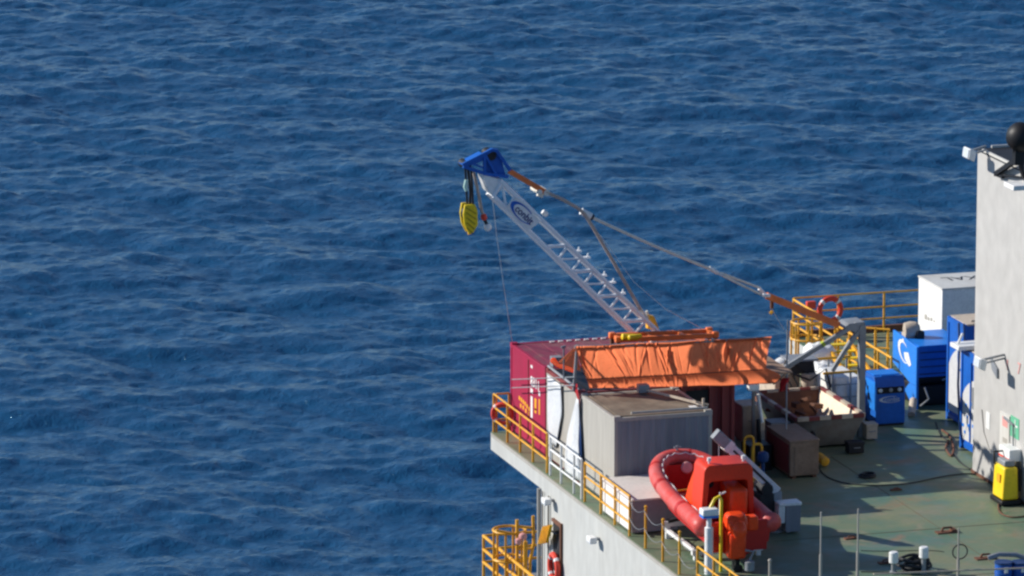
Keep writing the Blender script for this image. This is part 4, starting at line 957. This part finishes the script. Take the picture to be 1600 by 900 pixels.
# white bags / tank behind the cage
def bulk_bag(x, y, w_, h, label):
    def fn(u, v):
        a = 2*math.pi*u; sq = 1/max(abs(math.cos(a)),abs(math.sin(a)))**.6; r = w_/2*sq*(.86+.14*math.sin(math.pi*v))*(1-.25*max(0,v-.85)/.15)
        return (x+r*math.cos(a)*(1+.04*math.sin(a*7)), y+r*math.sin(a)*(1+.04*math.cos(a*5)), h*v+.02*math.sin(a*6))
    b = MB(); b.grid(fn, 40, 14); b.v.append(Vector((x,y,h*.96))); ti = len(b.v)-1; base = 14*41
    for i in range(40): b.f.append((base+i, base+i+1, ti))
    tag(obj('bulk_bag', b, M_BRT, None, smooth=60), label, 'bulk bag')
bulk_bag(10.1,3.3,.85,.95,'large white bulk bag behind the winch, nearest the yellow cage')
bulk_bag(9.75,2.0,.7,.75,'smaller white bulk bag right behind the dark hood of the winch')
b = MB(); q = Py(1214,560,2.5); b.grid(lambda u,v: (q.x-.1+.35*u, 2.0+.1*math.sin(u*7+v*3), q.z+.15-.35*v*(.6+.4*u)), 10, 8)
q = Py(1222,573,.8); b = MB(); b.lathe([(.05,-.3),(.2,-.24),(.26,0),(.2,.24),(.05,.3)], (q.x,.8,q.z), (1,.2,.25), 14); b.bar((q.x,.8,0),(q.x,.8,q.z-.1),.08)
tag(obj('white_float', b, M_BRT, None), 'white float on a short post at the far deck edge above the skip', 'float')
# ================================================================ BLUE CABINET
def cabinet():
    p0 = Pz(1368,667,0); X0, Y0 = p0.x, p0.y; X1 = X0+.80; Y1 = Y0+.95
    t = thing('control_cabinet', 'blue hydraulic control cabinet with round lamps on its front, standing left of the blue winch', 'cabinet', ((X0+X1)/2,(Y0+Y1)/2,0))
    b = MB(); b.prism([(X0,Y0,.06),(X0,Y0,1.02),(X0,Y0+.16,1.28),(X0,Y1,1.28),(X0,Y1,.06)],(X1-X0,0,0)); obj('body', b, M_BLUE, t, bevel=.012)
    b = MB(); b.box(X0-.02,X0-.001,Y0+.03,Y1-.03,.42,1.16); obj('side_door', b, M_BLUE2, t)  # lighter blue paints the sun onto this side
    b = MB(); b.box(X0-.028,X0-.0205,Y0+.4,Y0+.52,.62,.8); b.box(X0-.028,X0-.0205,Y0+.5,Y0+.58,.88,.97); obj('handle', b, M_BLACK, t)
    b = MB(); b.box(X0+.03,X1-.05,Y0-.012,Y0-.001,.86,1.03); pn = obj('lamp_panel', b, M_BLACK, t)
    for x in (X0+.12,X0+.4,X1-.16):
        b = MB(); b.lathe([(.055,0),(.05,.03),(.02,.04)],(x,Y0-.012,.95),(0,-1,0),14); obj('round_lamp', b, M_GLASS if x!=X0+.4 else M_STEEL, pn)
    crescent('logo_arc', (X0+.4,Y0-.005,.70), (1,0,0), (0,0,1), .31,.085, M_LINE, t, th=.006)
    text('lettering', 'conbit', .15, (X0+.44,Y0-.008,.70), (1,0,0), (0,0,1), M_LINE, t, squash=1.1)
    b = MB(); b.bar((X0+.2,Y0+.2,1.29),(X0+.6,Y0+.2,1.29),.03); b.box(X0+.05,X1-.05,Y0+.3,Y1-.1,1.281,1.30); obj('lid', b, M_BLUE2, t)
    b = MB(); b.box(X0+.02,X1-.02,Y0+.02,Y1-.02,0,.06); obj('plinth', b, M_DARK, t)
cabinet()
# ================================================================ BLUE WINCH UNIT
def blue_winch():
    p0 = Pz(1431,640,0); X0, Y0 = p0.x, p0.y; X1 = 12.7; Y1 = Y0+1.75
    t = thing('winch_unit', 'large blue winch unit with a white crescent emblem on its lit side', 'winch', ((X0+X1)/2,(Y0+Y1)/2,0))
    ztop = 1.66
    b = MB(); b.prism([(X0,Y0,.62),(X0,Y0,ztop),(X0,Y0+.9,ztop+.06),(X0,Y1,ztop+.1),(X0,Y1,.9),(X0,Y0+.5,.62)],(.06,0,0)); sp = obj('side_plate', b, M_BLUE2, t, bevel=.01)  # sunlit side in the lighter blue, front plate in the darker
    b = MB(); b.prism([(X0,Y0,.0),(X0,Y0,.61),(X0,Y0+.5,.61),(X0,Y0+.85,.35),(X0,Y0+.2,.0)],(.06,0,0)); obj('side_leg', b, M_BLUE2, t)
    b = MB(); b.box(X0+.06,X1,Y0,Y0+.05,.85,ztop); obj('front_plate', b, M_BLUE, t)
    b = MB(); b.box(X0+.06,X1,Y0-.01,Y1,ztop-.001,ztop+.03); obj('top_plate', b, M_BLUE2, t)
    for k in range(4): 
        b = MB(); z = .92+.19*k; b.box(X0+.1,X1,Y0-.02,Y0-.001,z,z+.03); obj('rib', b, M_NAVY, t)
    b = MB(); b.lathe([(.55,0),(.55,.06),(.32,.08),(.32,1.1),(.55,1.12),(.55,1.18)],(X0+.15,Y0+.8,.7),(1,0,0),24); obj('drum', b, M_DARK, t)
    b = MB(); b.box(X0+.1,X1,Y0+.3,Y1,.02,.55); obj('motor', b, M_BLACK, t, bevel=.04)
    for x in (X1-.1,):
        b = MB(); b.box(x,x+.1,Y0,Y1,0,.85); obj('leg', b, M_BLUE, t)
    cc = Px(1412,549,X0-.004); crescent('emblem', cc, (0,-1,-.25), (0,-.0,1), .42,.27, M_BRT, sp, th=.006, cut=.5)
    c2 = Px(1415,553,X0-.006); b = MB(); b.prism([c2+Vector((0,.12,.02)),c2+Vector((0,-.2,.08)),c2+Vector((0,-.42,-.2)),c2+Vector((0,-.28,-.28)),c2+Vector((0,.05,-.14))],(-.004,0,0)); obj('emblem', b, M_BRT, sp)
    c3 = Px(1411,532,X0-.006); b = MB(); b.lathe([(.06,0),(.06,.004)],c3,(-1,0,0),12); obj('emblem', b, M_BRT, sp)
    b = MB(); b.tube([(X0+.7,Y0-.05,.75),(X0+1.6,Y0-.05,1.05)],.02,6); b.tube([(X0+.1,Y0-.06,.1),(X0+.3,Y0-.15,.3),(X0+.2,Y0-.1,.6)],.03,6); obj('hose', b, M_STEEL, t)
    # grey motor on top
    q = Py(1423,522,Y0+1.1)
    b = MB(); b.lathe([(.08,-.2),(.2,-.16),(.23,0),(.2,.16),(.1,.24)],(q.x,q.y,ztop+.22),(1,-.2,.1),16); b.box(q.x-.2,q.x+.25,q.y-.15,q.y+.15,ztop+.03,ztop+.15)
    tag(obj('electric_motor', b, M_BEIGE, None, bevel=.01), 'round grey beige motor sitting on top of the blue winch unit', 'motor')
    b = MB(); q = Py(1436,534,Y0+.9); b.box(q.x-.1,q.x+.12,q.y-.1,q.y+.1,ztop+.031,ztop+.22); tag(obj('valve_block', b, M_DARK, None, bevel=.02), 'dark valve block beside the round motor on the blue winch unit', 'valve block')
blue_winch()
b = MB(); b.tube([Pz(1427,640,.05)+Vector((0,0,.25)), Pz(1424,648,.05)], .1, 10); tag(obj('small_bottle', b, M_BEIGE, None), 'small beige bottle on the deck between the blue cabinet and blue winch', 'bottle')
# white box
def white_box():
    p = Pz(1470,596,0); X0, Y0 = p.x, p.y; z = Py(1470,452,Y0).z
    t = thing('white_container', 'tall white box container with black writing on its roof, behind the blue winch', 'container', (X0+1.4,Y0+.85,0))
    b = MB(); b.box(X0,X0+2.8,Y0,Y0+1.75,.06,z-.03); obj('body', b, M_BRT, t, bevel=.02)
    b = MB(); b.box(X0-.02,X0+2.82,Y0-.02,Y0+1.77,z-.03,z+.02); rf = obj('roof', b, M_WHITE, t, bevel=.015)
    text('lettering', 'XAL', .62, (X0+.95,Y0+1.1,z+.021), (-1,0,0), (0,-1,0), M_BLACK, rf, squash=.9)
    b = MB()
    for k in range(4): b.box(X0-.012,X0-.001,Y0+.5+.2*k,Y0+.58+.22*k,z-1.0-.02*k,z-.96+.03*(k%2))
    obj('side_marking', b, M_LGREY, t)
    for y in (Y0+.1,Y0+1.45):
        b = MB(); b.box(X0+.05,X0+2.7,y,y+.15,0,.06); obj('skid', b, M_RUST, t)
white_box()
# blue lockers beside the tower
def blue_locker(X0, Y0, Y1, h, label, extra):
    t = thing('blue_locker', label, 'locker', (X0+.9,(Y0+Y1)/2,0), 'blue framed lockers beside the tower')
    b = MB(); b.box(X0+.03,X0+1.8,Y0+.03,Y1-.03,.12,h-.03); obj('body', b, M_BLUE, t)
    for y in (Y0, Y1-.1):
        b = MB(); b.box(X0,X0+.09,y,y+.1,.0,h); obj('corner_post', b, M_BLUE, t, bevel=.01)
    for za, zb in ((h-.14,h-.01),(.08,.2)):
        b = MB(); b.box(X0,X0+.08,Y0+.1,Y1-.1,za,zb); obj('frame_rail', b, M_BLUE, t)
    b = MB(); b.box(X0+.08,X0+1.8,Y0,Y1,h-.03,h+.01); obj('roof', b, M_BEIGE, t)
    # pale panel with round shoulder (emblem field)
    ya, yb = Y1-.16, Y0+.14; pts = []
    for k in range(9):
        a = math.pi/2*k/8; pts.append((X0-.002, yb+(ya-yb)*(1-math.sin(a)), h*.50+ .42*(1-(1-math.cos(math.pi/2-a)))**1.0))
    poly = [Vector((X0+.012, ya, .28)), Vector((X0+.012, yb, .28))] + [Vector((X0+.012, yb+(ya-yb)*k/8, h*.55+.55*math.cos(math.pi/2*(k/8))**.7)) for k in range(9)]
    b = MB(); b.prism(poly, (.015,0,0)); pn = obj('pale_panel', b, mat('pale_locker_panel',(.60,.60,.60),.5,col2=(.45,.45,.46),amt=.4,scale=3), t)
    if extra:
        b = MB(); b.box(X0-.015,X0+.011,(Y0+Y1)/2-.03,(Y0+Y1)/2+.03,.3,h-.25); obj('door_bar', b, M_BLUE, t)
        b = MB(); b.box(X0-.02,X0+.011,(Y0+Y1)/2-.22,(Y0+Y1)/2-.14,1.2,1.75); obj('handle', b, M_STEEL, t)
        for k in range(8):
            b = MB(); y = random.uniform(Y0+.2,Y1-.2); z = random.uniform(.4,1.3); b.box(X0+.002,X0+.0115,y,y+.1,z,z+.08); obj('decal', b, M_BLUE2, pn)
    else:
        cc = Vector((X0+.006,Y0+.28,h*.66)); crescent('emblem', cc, (0,-1,0), (0,0,1), .16,.34, M_BLUE, pn, th=.004)
    return t
blue_locker(11.68,-3.1,-1.9,2.72,'blue locker with a pale panel, the far one of the two between winch and tower',0)
blue_locker(10.85,-6.45,-5.0,2.6,'blue locker with pale doors and a bar handle, the near one touching the tower',1)
b = MB(); random.seed(5)
for k in range(9):
    x = 11.75+random.random()*1.2; y = -3.0+random.random()*.9; b.bar((x,y,2.79),(x+random.uniform(.2,.7),y+random.uniform(-.2,.2),2.8+random.uniform(0,.1)),.05,.06)
tag(obj('pipe_pile', b, M_BEIGE, None, bevel=.01), 'pile of pale pipes and boards on top of the far blue locker', 'pipes', kind='stuff')
b = MB(); q = Px(1508,553,10.9); b.box(10.6,11.3,q.y-.3,q.y+.3,2.615,2.73); b.bar((10.7,q.y,2.73),(10.9,q.y+.2,2.95),.06); tag(obj('white_fixture', b, M_BRT, None, bevel=.02), 'white lamp housing on top of the near blue locker', 'lamp housing')
b = MB(); pts = [Px(1498,505,11.3),Px(1499,540,11.2),Px(1497,600,11.2),Px(1499,650,11.2),Pz(1500,672,.03)]; b.tube(pts,.03,6); b.tube([p+Vector((.1,-.1,0)) for p in pts],.025,6)
tag(obj('hanging_hose', b, M_NAVY, None), 'dark hoses hanging between the two blue lockers', 'hose')
# ================================================================ YELLOW MACHINE
def washer():
    X1 = 10.05; y0, y1 = -11.05,-10.35; X0 = 9.62; h = 1.0
    t = thing('fire_extinguisher_cabinet', 'yellow upright machine on a black base in front of the white tower', 'machine', ((X0+X1)/2,(y0+y1)/2,0))
    b = MB(); b.prism([(X0,y0,.14),(X1,y0,.14),(X1-.03,y0+.03,h-.05),(X0+.05,y0+.03,h-.05)],(0,y1-y0,0)); obj('body', b, M_YEL2, t, bevel=.05)
    b = MB(); b.box(X0-.04,X1+.06,y0-.05,y1+.05,.02,.14); obj('base', b, M_BLACK, t, bevel=.03)
    b = MB(); b.tube([(X0+.03,y1-.05,h-.08),(X0+.03,y1-.02,h+.22),(X1-.05,y1-.02,h+.22),(X1-.05,y1-.05,h-.08)],.03,8); obj('handle', b, M_DARK, t)
    b = MB(); b.box(X0+.08,X1-.08,y0+.1,y1-.1,h-.05,h+.1); obj('head', b, M_STEEL, t, bevel=.03)
    b = MB(); b.box(X1-.02,X1+.09,y0+.1,y1-.05,.3,.9); obj('hose_reel', b, M_BLACK, t, bevel=.03)
    b = MB(); b.box(X0-.004,X0+.05,y0+.2,y0+.4,.55,.75); obj('label_plate', b, M_YEL, t)
washer()
# ================================================================ FOREGROUND POSTS
def fore():
    for px, py, lb in ((1283,800,'left thin grey upright rod at the bottom edge, over the round shadow'),(1341,795,'middle thin grey upright rod at the bottom edge'),(1498,825,'right thin grey upright rod at the bottom edge, through the black ring')):
        p = Py(px, py, -18.5); b = MB(); b.tube([(p.x,p.y,0),(p.x,p.y,p.z*.55)],.035,7); b.tube([(p.x,p.y,p.z*.5),(p.x,p.y,p.z)],.02,7); tag(obj('stanchion', b, M_LGREY, None), lb, 'rod')
    p = Py(1500,862,-18.4); b = MB(); b.tube([p+Vector((.18*math.cos(a),0,.17*math.sin(a))) for a in [k*math.pi/10 for k in range(20)]],.016,6,closed=True)
    tag(obj('rope_ring', b, M_DARK, None), 'black ring hung on the right thin rod', 'ring')
    a_, c_ = Py(1365,897,-18.6), Py(1640,886,-18.6); b = MB(); b.tube([a_,c_],.02,7); tag(obj('thin_rail', b, M_BEIGE, None), 'thin beige wire rail crossing the bottom right corner', 'rail')
    for px, lb in ((1396,'shorter white vent post at the bottom edge, left of the other white post'),(1443,'taller white vent post at the bottom edge beside the black hose coil')):
        q = Pz(px, 896, 0); h = .5 if px < 1400 else .62
        t = thing('vent_post', lb, 'vent post', q)
        b = MB(); b.lathe([(.09,0),(.09,.05),(.055,.07),(.055,h-.25)], q, (0,0,1), 14); obj('pipe', b, M_STEEL, t)
        b = MB(); b.lathe([(.09,h-.25),(.11,h-.23),(.11,h),(.09,h+.02)], q, (0,0,1), 16); obj('cap', b, M_BRT, t)
    q = Pz(1440,893,0)
    b = MB()
    for k in range(5):
        r = .22+.05*(k % 3); c = q+Vector((.1*(k%2)-.15,.15,.05+.06*k)); b.tube([c+Vector((r*math.cos(a)*1.2,r*math.sin(a),.02*math.sin(a*3+k))) for a in [j*math.pi/10 for j in range(20)]],.035,6,closed=True)
    tag(obj('hose_coil', b, M_DARK, None), 'coil of black hose on the deck by the taller white vent post', 'hose coil')
    for px, lb in ((1568,'left blue drum at the bottom right corner'),(1594,'right blue drum at the bottom right corner, cut by the picture edge')):
        q = Py(px, 878, -17.4); t = thing('blue_drum', lb, 'drum', (q.x,q.y,0), 'blue drums in the corner')
        R0 = .2; h = q.z
        b = MB(); b.lathe([(R0-.01,0),(R0,.03),(R0,h*.35),(R0+.012,h*.38),(R0,h*.41),(R0,h*.95),(R0-.02,h)], (q.x,q.y,0), (0,0,1), 22); obj('body', b, M_DRUMB, t)
        b = MB(); b.lathe([(R0+.012,h-.03),(R0+.012,h+.01),(R0-.01,h+.015)], (q.x,q.y,0), (0,0,1), 22); obj('rim', b, M_NAVY, t)
        b = MB(); b.box(q.x-.05,q.x+.03,q.y-R0-.012,q.y-R0+.02,h*.45,h*.8); obj('label_patch', b, M_BRT, t)
    q = Py(1572,874,-17.2); b = MB(); b.tube([q+Vector((-.35,.25,.0)),q+Vector((-.1,.2,.08)),q+Vector((.3,.15,.05)),q+Vector((.5,.05,-.02))],.06,8)
    tag(obj('grey_hose', b, M_STEEL, None), 'thick grey hose lying over the blue drums', 'hose')
    for (px,py,sc,lb) in ((1480,832,1,'rusty pad eye fitting on the deck left of the right thin rod'),(1540,873,.9,'rusty pad eye fitting on the deck beside the blue drums'),(1330,842,.6,'small rusty pad eye at the edge of the round shadow'),(1385,880,.7,'small rusty pad eye behind the shorter white vent post'),(1400,766,.5,'small rusty lashing eye in the middle of the lit deck')):
        q = Pz(px,py,0); t = MB(); t.box(q.x-.28*sc,q.x+.28*sc,q.y-.12*sc,q.y+.12*sc,0.004,.03)
        t.tube([q+Vector((-.15*sc,0,.02)),q+Vector((-.1*sc,0,.12*sc)),q+Vector((.1*sc,0,.12*sc)),q+Vector((.15*sc,0,.02))],.03*sc,6); t.box(q.x+.1*sc,q.x+.2*sc,q.y-.1*sc,q.y+.1*sc,.03,.09*sc)
        tag(obj('pad_eye', t, M_RUST, None), lb, 'pad eye')
    def cable(pp, r, lb, m=M_DARK):
        b = MB(); P = [Pz(x,y,r+.004) for x,y in pp]; Q = []
        for i in range(len(P)-1):
            a,b_,c,d = P[max(i-1,0)],P[i],P[i+1],P[min(i+2,len(P)-1)]
            for k in range(6):
                s = k/6; Q.append(.5*((2*b_)+(c-a)*s+(2*a-5*b_+4*c-d)*s*s+(3*b_-a-3*c+d)*s**3))
        Q.append(P[-1]); b.tube(Q, r, 6); tag(obj('deck_cable', b, m, None), lb, 'cable')
    cable([(1272,700),(1282,735),(1310,752),(1360,758),(1420,755),(1470,745),(1510,740),(1530,742)],.014,'long black cable curving over the deck from the brown crate to the tower')
    cable([(1462,660),(1470,680),(1482,690),(1488,705),(1500,722),(1525,738)],.015,'black cable running from the blue winch to the foot of the tower')
    cable([(1472,672),(1484,682),(1490,700),(1486,712),(1478,700),(1482,688)],.028,'tangled black cable loop on the lit deck near the lockers', M_RUST)
    cable([(1345,893),(1400,894),(1440,892),(1500,893)],.012,'thin cable along the bottom edge of the deck')
    cable([(1560,785),(1562,800),(1580,808),(1605,806)],.018,'rust brown hose loop round the foot of the yellow machine', M_RUST)
    cable([(1345,860),(1380,861),(1450,860),(1475,862)],.008,'thin dark wire lying on the deck above the white vent posts')
    q = Pz(1355,745,0)
    b = MB(); b.tube([q+Vector((.2*math.cos(a),.2*math.sin(a),.03)) for a in [k*math.pi/8 for k in range(16)]],.03,6,closed=True); b.tube([q+Vector((.15*math.cos(a)+.04,.17*math.sin(a),.07)) for a in [k*math.pi/8 for k in range(16)]],.03,6,closed=True); tag(obj('hose_coil', b, M_DARK, None), 'small black hose coil in the shade on the long cable', 'hose coil')
    q = Py(1203,878,-16.0); b = MB(); b.tube([(q.x,q.y,0),(q.x,q.y,q.z)],.035,8); b.lathe([(.03,0),(.05,.03),(.03,.07)],q,(0,0,1),10); tag(obj('short_post', b, M_LGREY, None), 'short thin post with a pale top right of the boat stern', 'post')
    q = Py(1171,870,-15.2); b = MB(); b.lathe([(.05,0),(.12,.05),(.12,.25),(.05,.3)],(q.x,q.y,.02),(0,0,1),14); b.tube([(q.x,q.y,.3),(q.x+.1,q.y,.5),(q.x-.1,q.y,.55)],.03,6); tag(obj('bilge_fitting', b, M_STEEL, None), 'grey pipe fitting on the deck under the outboard engine', 'pipe fitting')
fore()

# ================================================================ CLUTTER round the skip and along the deck
def clutter():
    t = thing('hose_reel', 'dark hose reel on a stand between the crate and the grey skip', 'hose reel', (6.75,-4.95,0))
    b = MB(); b.lathe([(.26,0),(.26,.03),(.14,.04),(.14,.32),(.26,.33),(.26,.36)],(6.6,-4.9,.42),(1,0,0),20); obj('reel', b, M_DARK, t)
    b = MB(); b.bar((6.62,-4.9,0),(6.62,-4.9,.42),.05); b.bar((6.94,-4.9,0),(6.94,-4.9,.42),.05); b.bar((6.5,-4.9,.02),(7.05,-4.9,.02),.05); obj('stand', b, M_RUST, t)
    for x,y,w_,d_,h_,m,n,lb,c in ((8.1,-4.8,.42,.3,.3,M_DARK,'tool_box','black tool box on the deck in front of the grey skip','tool box'),
        (6.35,-3.9,.5,.5,.75,M_GREY,'pump_unit','grey pump unit squeezed between the dark red container and the skip','pump'),
        (6.0,-2.6,.5,.7,.95,M_BEIGE,'paint_locker','beige box behind the white tube, beside the skip','box'),
        (9.0,-3.5,.3,.3,.42,M_BEIGE,'small_crate','small beige crate at the foot of the grey mast','crate')):
        t = thing(n, lb, c, (x,y,0)); b = MB(); b.box(x-w_/2,x+w_/2,y-d_/2,y+d_/2,.03,h_); obj('body', b, m, t, bevel=.02)
        b = MB(); b.box(x-w_/2-.012,x+w_/2+.012,y-d_/2-.012,y+d_/2+.012,h_-.06,h_+.012); obj('lid', b, m, t, bevel=.01)
        b = MB(); b.tube([(x-.08,y-d_/2-.015,h_*.6),(x-.08,y-d_/2-.05,h_*.6),(x+.08,y-d_/2-.05,h_*.6),(x+.08,y-d_/2-.015,h_*.6)],.012,6); obj('handle', b, M_STEEL, t)
    b = MB(); a_ = Vector((7.35,-.75,.95))
    b.tube([a_,a_+Vector((.3,-.2,.35)),a_+Vector((.9,-.3,.1)),a_+Vector((1.3,-.4,.4)),a_+Vector((1.5,-.5,-.5))],.03,7); b.tube([a_+Vector((.1,.1,.1)),a_+Vector((.6,-.1,.5)),a_+Vector((1.2,-.1,.0)),a_+Vector((1.4,-.3,-.6))],.025,7)
    tag(obj('hydraulic_hose', b, M_DARK, None), 'black hydraulic hoses looping over the beige winch', 'hose')
    for x,y,r_,h_,m,lb in ((8.85,.5,.17,.62,M_YEL,'small yellow gas bottle behind the beige winch'),(7.55,-1.02,.12,.55,M_LRED,'small red gas bottle in front of the beige winch')):
        b = MB(); b.lathe([(r_*.9,0),(r_,.03),(r_,h_*.75),(r_*.6,h_*.92),(r_*.25,h_*.95),(r_*.25,h_)],(x,y,.0 if y>0 else .31),(0,0,1),16); tag(obj('gas_bottle', b, m, None), lb, 'gas bottle')
    # deck plate weld seams
    for k,(x0,y0,x1,y1) in enumerate(((7.4,-30,7.4,-5),(3.2,-12.6,10.1,-12.6),(3.2,-16.9,21,-16.9))):
        b = MB(); b.box(min(x0,x1)-(.012 if x0==x1 else 0),max(x0,x1)+(.012 if x0==x1 else 0),min(y0,y1)-(.012 if y0==y1 else 0),max(y0,y1)+(.012 if y0==y1 else 0),.002,.007); o = obj('deck_seam', b, SEAM, None); o['kind'] = 'structure'
SEAM = mat('seam_paint',(.13,.15,.10),.7,col2=(.17,.11,.07),amt=.9,scale=1.2,thr=(.4,.6))
clutter()
